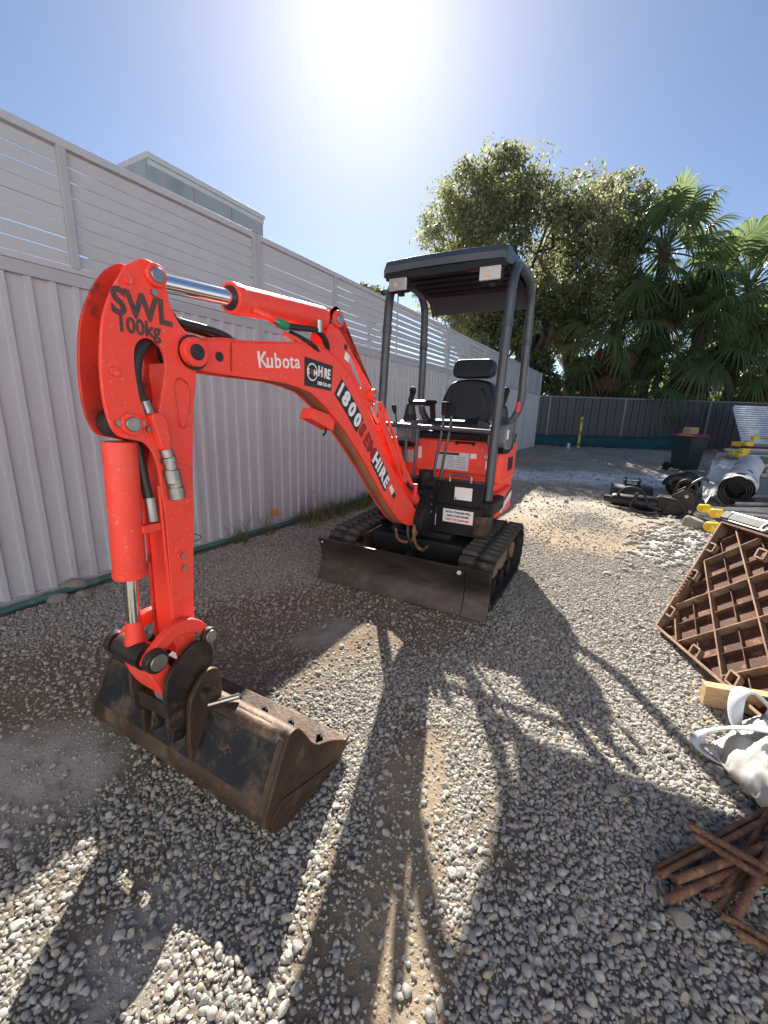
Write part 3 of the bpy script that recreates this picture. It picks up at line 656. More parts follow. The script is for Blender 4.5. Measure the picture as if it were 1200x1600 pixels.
X(MB().box((-3.15, .08, 1.02), (.34, .56, .05)), 'seat_plinth', 'black_plastic', bevel=.012)
for o in (.0, .12, .22, .30): X(MB().cyl((-2.975, o, 1.015), (-2.962, o, 1.015), .012, 12), 'switch_knob', 'black_plastic')

# --- seat
seat = empty('seat'); seat.parent = ex
def pad(pts, o0, o1, round_=.03): return MB().prism(smooth(pts, 4), o0, o1)
c1 = X(pad([(-3.02, 1.06), (-2.99, 1.10), (-3.03, 1.14), (-3.2, 1.13), (-3.36, 1.12), (-3.40, 1.06), (-3.2, 1.045)], -.13, .27), 'cushion', 'seat_vinyl', seat, bevel=.03)
def slabs(poly, s0, th, tilt, zr):
    """cushion: outline in (o, z) given thickness along s, leaning back"""
    n = len(poly); f = lambda o, z, d: (s0 + d - (z - zr) * tilt - .9 * (o - .085) ** 2 * (1 if d < 0 else -1.2), o, z)
    vs = [f(o, z, th / 2) for o, z in poly] + [f(o, z, -th / 2) for o, z in poly]
    return MB().add(vs, [tuple(range(n)), tuple(reversed(range(n, 2 * n)))] + [(i, (i + 1) % n, (i + 1) % n + n, i + n) for i in range(n)])
sym = lambda half: [(.085 + o, z) for o, z in half] + [(.085 - o, z) for o, z in half[::-1]]
X(slabs(smooth(sym([(.06, 1.10), (.15, 1.11), (.195, 1.17), (.215, 1.26), (.195, 1.35), (.155, 1.425), (.06, 1.452)]), 3), -3.34, .09, .2, 1.1), 'backrest', 'seat_vinyl', seat, bevel=.022)
X(slabs(smooth(sym([(.05, 1.13), (.11, 1.15), (.145, 1.22), (.15, 1.30), (.12, 1.37), (.05, 1.40)]), 3), -3.325, .09, .2, 1.1), 'back_pad', 'seat_vinyl', seat, bevel=.02)
X(slabs(smooth(sym([(.08, 1.462), (.135, 1.468), (.162, 1.50), (.162, 1.565), (.135, 1.605), (.08, 1.612)]), 3), -3.34, .085, .2, 1.1), 'headrest', 'seat_vinyl', seat, bevel=.022)
# armrest, consoles and joysticks
X(MB().prism(smooth([(-3.02, 1.245), (-3.04, 1.275), (-3.25, 1.285), (-3.27, 1.262), (-3.2, 1.24), (-3.06, 1.232)], 4), -.27, -.16), 'armrest', 'seat_vinyl', bevel=.014)
X(MB().beam((-3.30, -.215, 1.25), (-3.36, -.215, 1.05), .03, .05), 'armrest_bracket', 'black_metal')
def bellows(s, o, z0, z1, r0, r1, n=6):
    P = []
    for i in range(n): t = i / n; r = r0 + (r1 - r0) * t; P += [(r, z0 + (z1 - z0) * t), (r * .88, z0 + (z1 - z0) * (t + .55 / n))]
    P += [(r1 * .8, z1), (.001, z1)]; return MB().lathe(P, (s, o, 0), n=24)
def console(o, s, name_label):
    c = X(MB().prism(smooth([(s + .09, .97), (s + .10, 1.08), (s + .05, 1.125), (s - .16, 1.125), (s - .20, 1.05), (s - .16, .96)], 3), o - .062, o + .062), 'control_console', 'console_grey', bevel=.014)
    X(MB().prism(smooth([(s + .075, .93), (s + .085, .98), (s - .15, .98), (s - .14, .93)], 2), o - .05, o + .05), 'console_base', 'black_plastic', c)
    j = X(bellows(s + .01, o, 1.12, 1.245, .058, .030), 'joystick_boot', 'hose_rubber', c)
    X(MB().tube(catmull([(s + .01, o, 1.235), (s + .012, o, 1.27), (s - .006, o + .004, 1.31), (s + .002, o + .01, 1.345), (s + .012, o + .012, 1.352)], 4), .02, 12, True, [.012, .013, .015, .017, .020, .021, .021, .020, .020, .021, .023, .024, .025, .024, .022, .018, .010]), 'joystick_grip', 'black_plastic', c)
    return c
c_l = console(.455, -2.93, ''); c_r = console(-.235, -2.93, '')
X(MB().box((-2.835, .455, 1.055), (.003, .055, .05)), 'console_sticker', 'white_decal', c_l); X(MB().box((-2.87, .519, 1.06), (.05, .003, .06)), 'console_sticker', 'white_decal', c_l)
lk = X(MB().tube(catmull([(-2.96, .535, .96), (-2.93, .545, 1.02), (-2.94, .545, 1.12), (-2.95, .548, 1.22)], 4), .007, 8), 'safety_lever', 'grey_metal'); X(MB().cyl((-2.949, .548, 1.21), (-2.953, .549, 1.275), .014, 14), 'lever_grip', 'red_decal', lk)
X(MB().tube(catmull([(-3.15, .50, .99), (-3.05, .535, 1.04), (-2.99, .545, 1.06), (-2.98, .545, 1.0)], 4), .006, 8), 'cable', 'hose_rubber')
pl_ = X(MB().tube([(-2.86, -.30, 1.03), (-2.84, -.325, 1.20)], .007, 8), 'blade_lever', 'grey_metal'); X(MB().tube([(-2.84, -.322, 1.17), (-2.838, -.33, 1.21), (-2.835, -.334, 1.235)], .016, 10, True, [.010, .019, .015]), 'lever_grip', 'black_plastic', pl_)
for o in (.095, .150):                                      # tall travel levers
    t = X(MB().tube(catmull([(-2.70, o - .035, .64), (-2.715, o - .02, .85), (-2.74, o, 1.05), (-2.75, o + .006, 1.19)], 4), .010, 10), 'travel_lever', 'grey_metal')
    X(MB().prism([(-2.738, 1.17), (-2.732, 1.235), (-2.72, 1.262), (-2.79, 1.262), (-2.775, 1.235), (-2.768, 1.17)], o - .012, o + .030), 'lever_grip', 'black_plastic', t, bevel=.008)
    X(bellows(-2.70, o - .035, .60, .68, .034, .016, 4), 'lever_boot', 'hose_rubber', t)

# --- roll frame and canopy
def rframe(o, inn):
    P = [(-2.70, o, .52), (-2.71, o, .70), (-2.735, o, 1.1), (-2.785, o, 1.7), (-2.81, o, 1.93), (-2.85, o, 2.04), (-2.93, o, 2.10), (-3.05, o, 2.115), (-3.25, o, 2.115), (-3.36, o, 2.09), (-3.42, o, 2.02), (-3.44, o, 1.9), (-3.45, o, 1.5), (-3.45, o, 1.30), (-3.44, o - .03 * inn, 1.18), (-3.42, o - .12 * inn, 1.06), (-3.41, o - .14 * inn, .97)]
    t = X(MB().tube(catmull(P, 5), .030, 16), 'roll_frame', 'grey_metal')
    for s, z in ((-2.79, 1.74), (-3.447, 1.72)): X(MB().cyl((s + .004, o, z - .02), (s - .004, o, z + .03), .0335, 16), 'tube_joint', 'grey_metal', t)
    X(MB().box((-2.70, o, .56), (.09, .09, .03)), 'foot_plate', 'black_metal', t, bevel=.004); return t
rframe(.465, 1); rframe(-.385, -1)
def bar(a, b, r=.013, name='guard_rail'): return X(MB().cyl(a, b, r, 12), name, 'grey_metal')
bar((-2.735, -.385, 1.095), (-2.735, .465, 1.075), .017); bar((-2.71, -.385, .735), (-2.71, .465, .735), .014)
for o in (-.165, -.085): bar((-2.712, o, .735), (-2.735, o, 1.09), .011, 'guard_bar')
def can_row(s, ztop, drop):                                 # cross-section of the roof shell
    P = []
    for u, d in ((-1, -drop), (-1, -.018), (-.985, -.006), (-.95, 0), (-.5, .006), (0, .008), (.5, .006), (.95, 0), (.985, -.006), (1, -.018), (1, -drop)): P.append((s, CE + u * .405, ztop + d))
    return P
rows = [can_row(s, z, d) for s, z, d in ((-2.70, 2.085, .010), (-2.695, 2.12, .06), (-2.715, 2.155, .095), (-2.76, 2.17, .10), (-3.1, 2.175, .05), (-3.35, 2.16, .05), (-3.50, 2.11, .05), (-3.56, 2.03, .04), (-3.575, 1.985, .005))]
cn = X(MB().sheet(rows), 'canopy', 'canopy_grey', ex, bevel=.004, solid=.012)
X(MB().box((-2.715, CE, 2.065), (.03, .80, .05)).box((-3.1, CE, 2.105), (.72, .76, .012)), 'canopy_lining', 'black_plastic', cn, bevel=.006)
for k in range(5): X(MB().box((-2.86 - k * .12, CE, 2.095), (.05, .70, .02)), 'roof_rib', 'black_plastic', cn, bevel=.008)
for o in (-.03, .055, .13): X(MB().box((-2.80, o + .04, 2.078), (.035, .062, .003)), 'roof_sticker', 'paper_decal', cn)
X(MB().box((-2.76, .235, 2.055), (.02, .06, .012)), 'red_label', 'red_decal', cn)
for o in (-.268, .352):
    l = X(MB().box((-2.735, o, 2.012), (.06, .145, .092)), 'work_light', 'black_plastic', cn, bevel=.015)
    X(MB().box((-2.705, o, 2.012), (.012, .132, .080)), 'light_lens', 'lens_glass', cn, bevel=.012)
    X(MB().cyl((-2.702, o - .012, 2.008), (-2.697, o - .012, 2.008), .016, 16), 'light_bulb', 'lamp_bulb', cn)
    X(MB().box((-2.745, o + .01, 1.958), (.03, .035, .02)), 'light_bracket', 'black_metal', cn)

# --- swing bracket at the boom foot
sb = X(MB().prism(smooth([(-2.40, .42), (-2.36, .50), (-2.40, .58), (-2.50, .68), (-2.58, .735), (-2.66, .70), (-2.66, .46), (-2.56, .40)], 3), -.06, .0).prism(smooth([(-2.40, .42), (-2.36, .50), (-2.40, .58), (-2.50, .68), (-2.58, .735), (-2.66, .70), (-2.66, .46), (-2.56, .40)], 3), .08, .14).box((-2.60, CE, .56), (.12, .16, .24)), 'swing_bracket', 'black_metal', bevel=.01)
X(MB().cyl((-2.64, CE, .36), (-2.64, CE, .80), .05, 24), 'swing_post', 'black_metal', bevel=.006)
X(MB().cyl((-2.52, .10, .73), (-2.52, .17, .73), .032, 20).cyl((-2.52, .17, .73), (-2.52, .19, .73), .018, 14), 'pivot_end', 'black_metal', bevel=.004)
for o, z in ((.145, .65), (.145, .60), (.145, .55)): bolt(-2.50, o, z, .007)
# --- boom
low = [(-.80, 1.292), (-.86, 1.288), (-1.0, 1.284), (-1.17, 1.280), (-1.29, 1.262), (-1.37, 1.234), (-1.55, 1.116), (-1.74, .948), (-1.975, .712), (-2.10, .600), (-2.19, .535), (-2.27, .500), (-2.36, .475)]
up_ = [(-2.44, .500), (-2.43, .545), (-2.36, .600), (-2.30, .650), (-2.20, .730), (-2.11, .810), (-1.95, .975), (-1.80, 1.150), (-1.70, 1.255), (-1.58, 1.360), (-1.46, 1.418), (-1.37, 1.434), (-1.30, 1.433), (-1.0, 1.395), (-.93, 1.392), (-.86, 1.382), (-.80, 1.376)]
bpoly = [(p.x, p.y) for p in catmull([(a, b, 0) for a, b in low], 4)] + [(p.x, p.y) for p in catmull([(a, b, 0) for a, b in up_], 4)] + arc(-.80, 1.334, .042, 90, -90, 10)[1:-1]
def boom_body():
    """box boom: two side plates, underside web set in a little, top flange"""
    b = MB(); b.prism(bpoly, CE - .044, CE - .034); b.prism(bpoly, CE + .034, CE + .044); return b
boom = X(boom_body(), 'boom', 'red_paint', bevel=.002)
lowc = [p for p in catmull([(a, b, 0) for a, b in low[2:-1]], 4)]
def ribbon(pts, w, lift): return MB().sheet([[(p.x, CE - w, p.y + lift), (p.x, CE + w, p.y + lift)] for p in pts])
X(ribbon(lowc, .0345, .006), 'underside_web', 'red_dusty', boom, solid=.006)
upc = [p for p in catmull([(a, b, 0) for a, b in up_[2:]], 4)]
X(ribbon(upc, .0345, -.004), 'top_web', 'red_paint', boom, solid=.006)
X(MB().tube([(p.x, CE + .0445, p.y - .004) for p in upc], .0035, 6, True), 'weld_seam', 'red_paint', boom)
X(MB().prism([(-.94, 1.297), (-.945, 1.382), (-.95, 1.382), (-.945, 1.297)], CE + .044, CE + .047), 'weld_step', 'red_inner', boom)
for sg in (1, -1): boss(CE + sg * .044, CE + sg * .078, -.80, 1.334, .038, parent=boom, pin='grease_black', rp=.55)
X(MB().cyl((-.80, CE - .034, 1.334), (-.80, CE + .034, 1.334), .045, 28), 'boom_nose_tube', 'grease_black', boom)
X(MB().cyl((-.902, CE + .040, 1.335), (-.902, CE + .046, 1.335), .014, 20), 'plate_hole', 'black_decal', boom)
for sg in (1, -1): boss(CE + sg * .044, CE + sg * .052, -2.40, .513, .022, parent=boom, rp=.7)
# cylinder bracket on top of the boom
br = [(-1.36, 1.43), (-1.43, 1.46), (-1.455, 1.52)] + arc(-1.505, 1.550, .045, 150, 20, 8)[0:] + [(-1.60, 1.52), (-1.72, 1.385), (-1.80, 1.31), (-1.835, 1.275), (-1.825, 1.235), (-1.79, 1.20), (-1.74, 1.215), (-1.68, 1.275), (-1.58, 1.362), (-1.46, 1.420)]
slot = smooth([(-1.60, 1.415), (-1.625, 1.42), (-1.70, 1.335), (-1.715, 1.30), (-1.69, 1.295), (-1.64, 1.345)], 3)
for sg in (-1, 1):
    o0 = CE + sg * .036; X(MB().prism(keyhole(br, slot), o0 - .005, o0 + .005), 'cylinder_bracket', 'red_paint', boom, bevel=.002)
X(MB().beam((-1.655, CE - .031, 1.345), (-1.655, CE + .031, 1.345), .012, .012), 'bracket_spacer', 'red_paint', boom)
boss(CE + .041, CE + .056, -1.505, 1.550, .033, parent=boom); boss(CE - .041, CE - .056, -1.505, 1.550, .033, parent=boom); boss(CE + .041, CE + .072, -1.785, 1.262, .030, parent=boom, rp=.55)
bolt(-1.47, CE + .043, 1.535, .009, parent=boom); bolt(-1.81, CE + .043, 1.215, .008, parent=boom)
X(MB().prism([(-1.57, 1.435), (-1.605, 1.42), (-1.595, 1.39), (-1.56, 1.405)], CE + .0415, CE + .0425), 'small_sticker', 'white_decal', boom); X(MB().cyl((-1.572, CE + .0415, 1.452), (-1.572, CE + .0425, 1.452), .012, 16), 'plate_hole', 'black_decal', boom)
X(MB().prism([(-1.345, 1.155), (-1.40, 1.135), (-1.50, 1.10), (-1.52, 1.16), (-1.365, 1.195)], CE - .03, CE + .03), 'boom_stop', 'red_paint', boom, bevel=.004)
X(MB().tube(catmull([(-1.46, CE + .02, 1.125), (-1.455, CE + .02, 1.095), (-1.44, CE + .02, 1.085)], 3), .005, 6), 'hose_clip', 'black_metal', boom)
# lettering on the boom side; x runs rearwards, y up
RX, UPZ = Vector((-1, 0, 0)), Vector((0, 0, 1)); OB = CE + .0455
KD = Vector((-1, 0, .085))
for ch, ds, sz, dz in (('K', 1.052, .066, 0), ('u', 1.092, .062, .003), ('b', 1.131, .062, .006), ('o', 1.170, .062, .009), ('t', 1.209, .062, .0125), ('a', 1.236, .062, .0145)):
    put_text(ch, sz * 1.12, (-ds - S0, OB, 1.341 + dz), KD, UPZ, M['white_decal'], boom, bold=.0007)
hs = X(MB().prism([(-1.290, 1.278), (-1.294, 1.382), (-1.474, 1.366), (-1.462, 1.266)], CE + .0444, CE + .0453), 'hire_sticker', 'black_decal', boom)
X(MB().add([(-1.338 + r * math.cos(a), CE + .0457, 1.330 + r * math.sin(a)) for a in np.linspace(0, 2 * math.pi, 28, False) for r in (.033, .028)], [(2 * i, 2 * i + 1, (2 * i + 3) % 56, (2 * i + 2) % 56) for i in range(28)]), 'logo_ring', 'white_decal', hs)
RD = Vector((-1, 0, -.085)); UPD = Vector((-.085, 0, 1))
put_text('S', .030, (-1.307 - S0, CE + .0457, 1.331), RD, UPD, M['white_decal'], hs, bold=.0008); put_text('=', .034, (-1.327 - S0, CE + .0457, 1.331), RD, UPD, M['red_decal'], hs, bold=.0008); put_text('M', .030, (-1.346 - S0, CE + .0457, 1.328), RD, UPD, M['white_decal'], hs, bold=.0008)
put_text('H', .052, (-1.374 - S0, CE + .0457, 1.336), RD, UPD, M['white_decal'], hs, bold=.0022, squeeze=.75); put_text('I', .052, (-1.402 - S0, CE + .0457, 1.333), RD, UPD, M['red_decal'], hs, bold=.0026, squeeze=.8); put_text('RE', .052, (-1.413 - S0, CE + .0457, 1.331), RD, UPD, M['white_decal'], hs, bold=.0022, squeeze=.72)
put_text('1800 736 447', .019, (-1.368 - S0, CE + .0457, 1.292), RD, UPD, M['white_decal'], hs, bold=.0006, squeeze=.86)
path = catmull([(-1.512, 1.288, 0), (-1.60, 1.212, 0), (-1.70, 1.112, 0), (-1.80, 1.002, 0), (-1.90, .895, 0), (-1.99, .790, 0)], 20)
cum = [0.0]
for p, q_ in zip(path[:-1], path[1:]): cum.append(cum[-1] + (q_ - p).length)
def at_len(d):
    for i in range(len(cum) - 1):
        if cum[i + 1] >= d: t = (d - cum[i]) / (cum[i + 1] - cum[i]); return path[i].lerp(path[i + 1], t), (path[min(i + 2, len(path) - 1)] - path[max(i - 1, 0)]).normalized()
    return path[-1], (path[-1] - path[-3]).normalized()
TOT = cum[-1]; adv = {'1': .7, 'I': .55, 'M': 1.25, 'E': .95, 'S': 1.0, 'H': 1.08, 'R': 1.05}
chars = '1800SEMHIRE'; tw = sum(adv.get(c, 1.02) for c in chars); d = 0
for i, ch in enumerate(chars):
    w = adv.get(ch, 1.02) / tw * TOT; p, t = at_len(d + w * .5); xd = Vector((t.x, 0, t.y)); yd = Vector((-t.y, 0, t.x))
    if yd.z < 0: yd = -yd
    m = 'crimson_decal' if i in (4, 5, 6) else 'white_decal'
    bk = .044 if m == 'white_decal' else .040
    X(MB().add([tuple(Vector((p.x, OB - .0009, p.y)) + xd * a + yd * b_) for a, b_ in ((-w * .53, -bk), (w * .53, -bk), (w * .53, bk), (-w * .53, bk))], [(0, 1, 2, 3)]), 'letter_backing', 'black_decal' if m == 'white_decal' else 'red_inner', boom) if m == 'white_decal' else None
    put_text(ch, .088, (p.x - S0, OB, p.y), xd, yd, M[m], boom, bold=.0045, squeeze=w / .0605 / 1.02 * (.0605 / .0605) * .98 if ch not in '1I' else .9, align='CENTER'); d += w
p = Vector((-2.045, OB - .0008, .735)); X(MB().prism([(-2.01, .775), (-2.04, .79), (-2.075, .745), (-2.045, .728)], CE + .0444, CE + .0452), 'small_sticker', 'white_decal', boom); X(MB().prism([(-2.045, .728), (-2.075, .745), (-2.10, .715), (-2.07, .698)], CE + .0444, CE + .0452), 'small_sticker', 'black_decal', boom)
# --- boom cylinder (behind the boom) with its guard
bc = X(MB().cyl((-1.785, CE, 1.262), (-2.06, CE, .99), .020, 20), 'boom_cylinder_rod', 'chrome')
bcy = X(MB().cyl((-1.93, CE, 1.12), (-2.46, CE, .62), .043, 28), 'boom_cylinder', 'red_paint', bevel=.004)
gd = [(-1.85, 1.235), (-1.90, 1.235), (-2.06, 1.06), (-2.22, .86), (-2.25, .80), (-2.22, .77), (-2.17, .79), (-2.02, .97), (-1.88, 1.14)]
gs = smooth([(-1.93, 1.165), (-1.955, 1.16), (-2.17, .86), (-2.185, .825), (-2.165, .825), (-2.02, .99)], 2)
X(MB().prism(keyhole(gd, gs), CE + .040, CE + .050), 'cylinder_guard', 'red_paint', bcy, bevel=.004); bolt(-1.875, CE + .05, 1.205, .008, parent=bcy)
X(MB().tube(catmull([(-2.22, CE + .03, .80), (-2.28, CE + .05, .74), (-2.36, CE + .06, .70), (-2.46, CE + .05, .68)], 4), .012, 8), 'hose', 'hose_rubber'); X(MB().cyl((-2.30, CE + .075, .76), (-2.30, CE + .075, .69), .014, 10), 'valve_cap', 'red_decal')
# --- arm cylinder
PA, PB = Vector((-.713, CE, 1.501)), Vector((-1.505, CE, 1.550)); ax = (PB - PA).normalized(); bn_ = PA + ax * .285; be = PB - ax * .045
ac = X(MB().cyl(bn_, be, .044, 32), 'arm_cylinder', 'red_paint', bevel=.006)
X(MB().cyl(bn_ - ax * .004, bn_ + ax * .03, .047, 32), 'cylinder_gland', 'red_paint', ac, bevel=.003); X(MB().cyl(bn_ - ax * .006, bn_ - ax * .002, .036, 28), 'wiper_seal', 'black_decal', ac)
X(MB().cyl(PA + ax * .03, bn_, .024, 28), 'piston_rod', 'chrome', ac); X(MB().cyl(PA - Vector((0, .034, 0)), PA + Vector((0, .034, 0)), .034, 24), 'rod_eye', 'red_paint', ac)
X(MB().cyl(PB - Vector((0, .030, 0)), PB + Vector((0, .030, 0)), .036, 24).beam(be, PB, .05, .05), 'base_eye', 'red_inner', ac)
g0 = bn_ + ax * .09 + Vector((0, .045, -.02))
X(MB().tube(catmull([bn_ + ax * .06 + Vector((0, .03, -.028)), g0 + Vector((-.01, .01, -.022)), g0 + Vector((-.03, .012, -.03))], 3), .013, 10), 'port_elbow', 'red_paint', ac)
X(MB().cyl(g0 + Vector((-.03, .012, -.03)), g0 + Vector((-.055, .012, -.033)), .012, 12), 'fitting', 'bare_steel', ac); X(MB().cyl(g0 + Vector((-.055, .012, -.033)), g0 + Vector((-.095, .012, -.037)), .016, 12), 'hose_sleeve', 'tie_green', ac)
X(MB().tube(catmull([g0 + Vector((-.09, .012, -.037)), g0 + Vector((-.18, .016, -.03)), g0 + Vector((-.27, .014, -.025)), g0 + Vector((-.34, .004, -.06)), g0 + Vector((-.38, -.03, -.11))], 5), .011, 10), 'hose', 'hose_rubber', ac)
X(MB().tube(catmull([g0 + Vector((-.14, -.01, -.05)), g0 + Vector((-.25, .0, -.075)), g0 + Vector((-.33, -.02, -.105))], 4), .010, 8), 'hose', 'hose_rubber', ac); X(MB().beam(g0 + Vector((-.10, -.005, -.06)), g0 + Vector((-.30, -.005, -.085)), .012, .014), 'steel_pipe', 'red_paint', ac)
X(MB().cyl(g0 + Vector((-.27, .02, -.03)), g0 + Vector((-.27, .02, .012)), .012, 10), 'hose_clamp', 'bare_steel', ac)
# --- arm (dipper)
outl = [(-.671, 1.524), (-.692, 1.533), (-.716, 1.529), (-.737, 1.510), (-.743, 1.486), (-.750, 1.445), (-.766, 1.412), (-.79, 1.385), (-.825, 1.372), (-.846, 1.345), (-.842, 1.312), (-.815, 1.288), (-.808, 1.243), (-.796, 1.19), (-.783, 1.066), (-.771, .927), (-.740, .55), (-.735, .47), (-.722, .44), (-.69, .44), (-.676, .47), (-.674, .60), (-.678, .75), (-.680, .90), (-.677, .96), (-.676, 1.02), (-.664, 1.070), (-.645, 1.096), (-.615, 1.106), (-.583, 1.116), (-.567, 1.144), (-.559, 1.193), (-.560, 1.264), (-.569, 1.333), (-.581, 1.386), (-.607, 1.445), (-.640, 1.496)]
win = smooth([(-.654, 1.339), (-.683, 1.352), (-.714, 1.334), (-.722, 1.294), (-.707, 1.229), (-.690, 1.172), (-.668, 1.146), (-.652, 1.178), (-.643, 1.225), (-.641, 1.301)], 3)
ao = smooth(outl, 3)
arm = empty('arm'); arm.parent = ex
X(MB().prism(keyhole(ao, win), CE + .041, CE + .052), 'arm_plate', 'red_paint', arm, bevel=.0025); X(MB().prism(keyhole(ao, win), CE - .052, CE - .041), 'arm_plate', 'red_inner', arm, bevel=.0025)
body = [(-.735, 1.30), (-.80, 1.28), (-.79, 1.17), (-.777, 1.06), (-.765, .92), (-.735, .55), (-.73, .475), (-.70, .455), (-.682, .475), (-.680, .60), (-.684, .75), (-.687, .92), (-.70, 1.03), (-.725, 1.12), (-.735, 1.22)]
X(MB().prism(smooth(body, 2), CE - .0408, CE + .0408), 'arm_body', 'red_paint', arm, bevel=.003)
X(MB().tube([(-.674, CE + .046, z) for z in np.linspace(.50, .98, 12)], .004, 6), 'weld_seam', 'red_paint', arm)
for s, z, r, pn in ((-.713, 1.501, .027, 'bare_steel'), (-.613, 1.144, .027, 'bare_steel')): boss(CE + .052, CE + .064, s, z, r, parent=arm, pin=pn, rp=.66); boss(CE - .052, CE - .060, s, z, r, parent=arm)
X(MB().cyl((-.806, CE + .05, 1.334), (-.806, CE + .058, 1.334), .046, 28), 'grease_ring', 'grease_black', arm)
for s, z in ((-.583, 1.148), (-.640, 1.146), (-.657, 1.131), (-.685, 1.125), (-.687, 1.165), (-.706, 1.461)): bolt(s, CE + .052, z, .0085, parent=arm)
for s, z in ((-.647, 1.475), (-.590, 1.265)): X(MB().cyl((s, CE + .052, z), (s, CE + .057, z), .011, 20), 'weld_plug', 'red_paint', arm, bevel=.002)
for z in (.772, .732): X(MB().cyl((-.715, CE + .052, z), (-.715, CE + .057, z), .013, 20), 'bolt_seat', 'red_paint', arm, bevel=.002); bolt(-.715, CE + .057, z, .0075, parent=arm)
def pocket(pts, name, d=.004): X(MB().tube([(s, CE + .0525, z) for s, z in smooth(pts, 4) + smooth(pts, 4)[:1]], .0028, 6), name, 'red_inner', arm)
pocket([(-.755, 1.262), (-.775, 1.255), (-.785, 1.235), (-.775, 1.17), (-.762, 1.135), (-.748, 1.138), (-.742, 1.18), (-.74, 1.24)], 'pocket_edge')
pocket([(-.768, 1.04), (-.752, .975), (-.73, .95), (-.705, .957), (-.695, .98)], 'pocket_edge') if False else None
X(MB().prism(smooth([(-.745, 1.03), (-.768, 1.02), (-.765, .975), (-.735, .955), (-.70, .960), (-.69, 1.0), (-.70, 1.05)], 3), CE + .052, CE + .056), 'doubler_plate', 'red_paint', arm, bevel=.002)
X(MB().prism(smooth([(-.655, 1.165), (-.675, 1.172), (-.695, 1.155), (-.70, 1.10), (-.695, 1.075), (-.675, 1.08), (-.665, 1.12)], 3), CE + .052, CE + .078), 'valve_block', 'red_paint', arm, bevel=.006)
cp = MB(); z0 = 1.078
for k, (r, h) in enumerate(((.016, .02), (.020, .012), (.017, .02), (.022, .035), (.020, .012), (.023, .03))): cp.cyl((-.690 - k * .0035, CE + .066, z0), (-.690 - k * .0035 - .003, CE + .067, z0 - h), r, 18); z0 -= h + .001
X(cp, 'hydraulic_coupling', 'bare_steel', arm)
X(MB().tube(catmull([(-.77, CE + .0, 1.41), (-.72, CE + .02, 1.37), (-.668, CE + .03, 1.32), (-.652, CE + .03, 1.25), (-.668, CE + .03, 1.19)], 5), .0135, 12), 'hose', 'hose_rubber', arm); X(MB().cyl((-.667, CE + .03, 1.20), (-.677, CE + .035, 1.16), .016, 14), 'fitting', 'bare_steel', arm)
X(MB().tube(catmull([(-.82, CE - .03, 1.345), (-.76, CE - .01, 1.40), (-.70, CE - .01, 1.36), (-.66, CE - .01, 1.27), (-.655, CE, 1.12), (-.652, CE + .02, 1.00), (-.655, CE + .03, .93)], 5), .0125, 10), 'hose', 'hose_rubber', arm); X(MB().cyl((-.655, CE + .03, .95), (-.657, CE + .032, .885), .015, 14), 'fitting', 'bare_steel', arm)
for k, dy in ((0, -.015), (1, .018)): X(MB().tube(catmull([(-.70, CE + dy, 1.385), (-.755, CE + dy, 1.425), (-.80, CE + dy, 1.412), (-.87, CE + dy * 1.2, 1.408), (-.95, CE + dy, 1.40), (-1.02, CE + dy, 1.375)], 5), .0125, 10), 'hose', 'hose_rubber', arm)
X(MB().box((-.645, CE + .03, .868), (.05, .03, .022)), 'hose_bracket', 'red_paint', arm, bevel=.003)
put_text('SWL', .081, (-.600 - S0, CE + .0527, 1.421), Vector((-1, 0, -.03)), UPZ, M['stencil'], arm, bold=.0028, squeeze=.93); put_text('100kg', .050, (-.607 - S0, CE + .0527, 1.374), Vector((-1, 0, -.03)), UPZ, M['stencil'], arm, bold=.0014, squeeze=.90)
# --- bucket cylinder
QA, QB = Vector((-.613, CE, 1.144)), Vector((-.587, CE, .515)); qx = (QB - QA).normalized(); bb0 = QA + qx * .045; bb1 = QA + qx * .405
bk_ = X(MB().cyl(bb0, bb1, .040, 36), 'bucket_cylinder', 'red_paint', bevel=.004); X(MB().cyl(bb1 - qx * .015, bb1 + qx * .004, .042, 36), 'cylinder_gland', 'red_paint', bk_, bevel=.002)
X(MB().cyl(QA - Vector((0, .036, 0)), QA + Vector((0, .036, 0)), .034, 24), 'base_eye', 'grease_black', bk_); X(MB().cyl(bb1, QB - qx * .05, .018, 28), 'piston_rod', 'chrome', bk_)
X(MB().cyl(QB - qx * .09, QB, .020, 20, .03).cyl(QB - Vector((0, .032, 0)), QB + Vector((0, .032, 0)), .034, 28), 'rod_eye', 'red_paint', bk_)
# --- linkage
for sg in (1, -1):
    oa = CE + sg * .070; th = np.linspace(0, 1, 12)
    outer = [(-.762 + .182 * t, .512 + .060 * math.sin(math.pi * t) ** .8 * (1 - .25 * t)) for t in th]; outer = [(s, z + .022) for s, z in outer]; inner = [(s, z - .044) for s, z in outer][::-1]
    X(MB().prism(outer + inner, oa - .012, oa + .012), 'tipping_link', 'red_paint', bevel=.004)
    boss(oa + sg * .012, oa + sg * .030, -.757, .505, .026, parent=ex, m='hitch_black', rp=.75); boss(oa + sg * .010, oa + sg * .034, -.585, .513, .033, parent=ex, m='grease_black', rp=.72)
X(MB().cyl((-.585, CE - .06, .513), (-.585, CE + .06, .513), .036, 28), 'link_tube', 'grease_black')
X(MB().prism(smooth([(-.555, .51), (-.575, .475), (-.60, .40), (-.635, .345), (-.675, .335), (-.695, .365), (-.66, .42), (-.63, .49), (-.60, .55)], 3), CE - .062, CE + .062), 'bucket_link', 'red_paint', bevel=.008)
hp = [(-.612, .432), (-.602, .296), (-.617, .258), (-.645, .262), (-.673, .290), (-.758, .402), (-.768, .455), (-.740, .492), (-.700, .500)]
qh = empty('quick_hitch'); qh.parent = ex
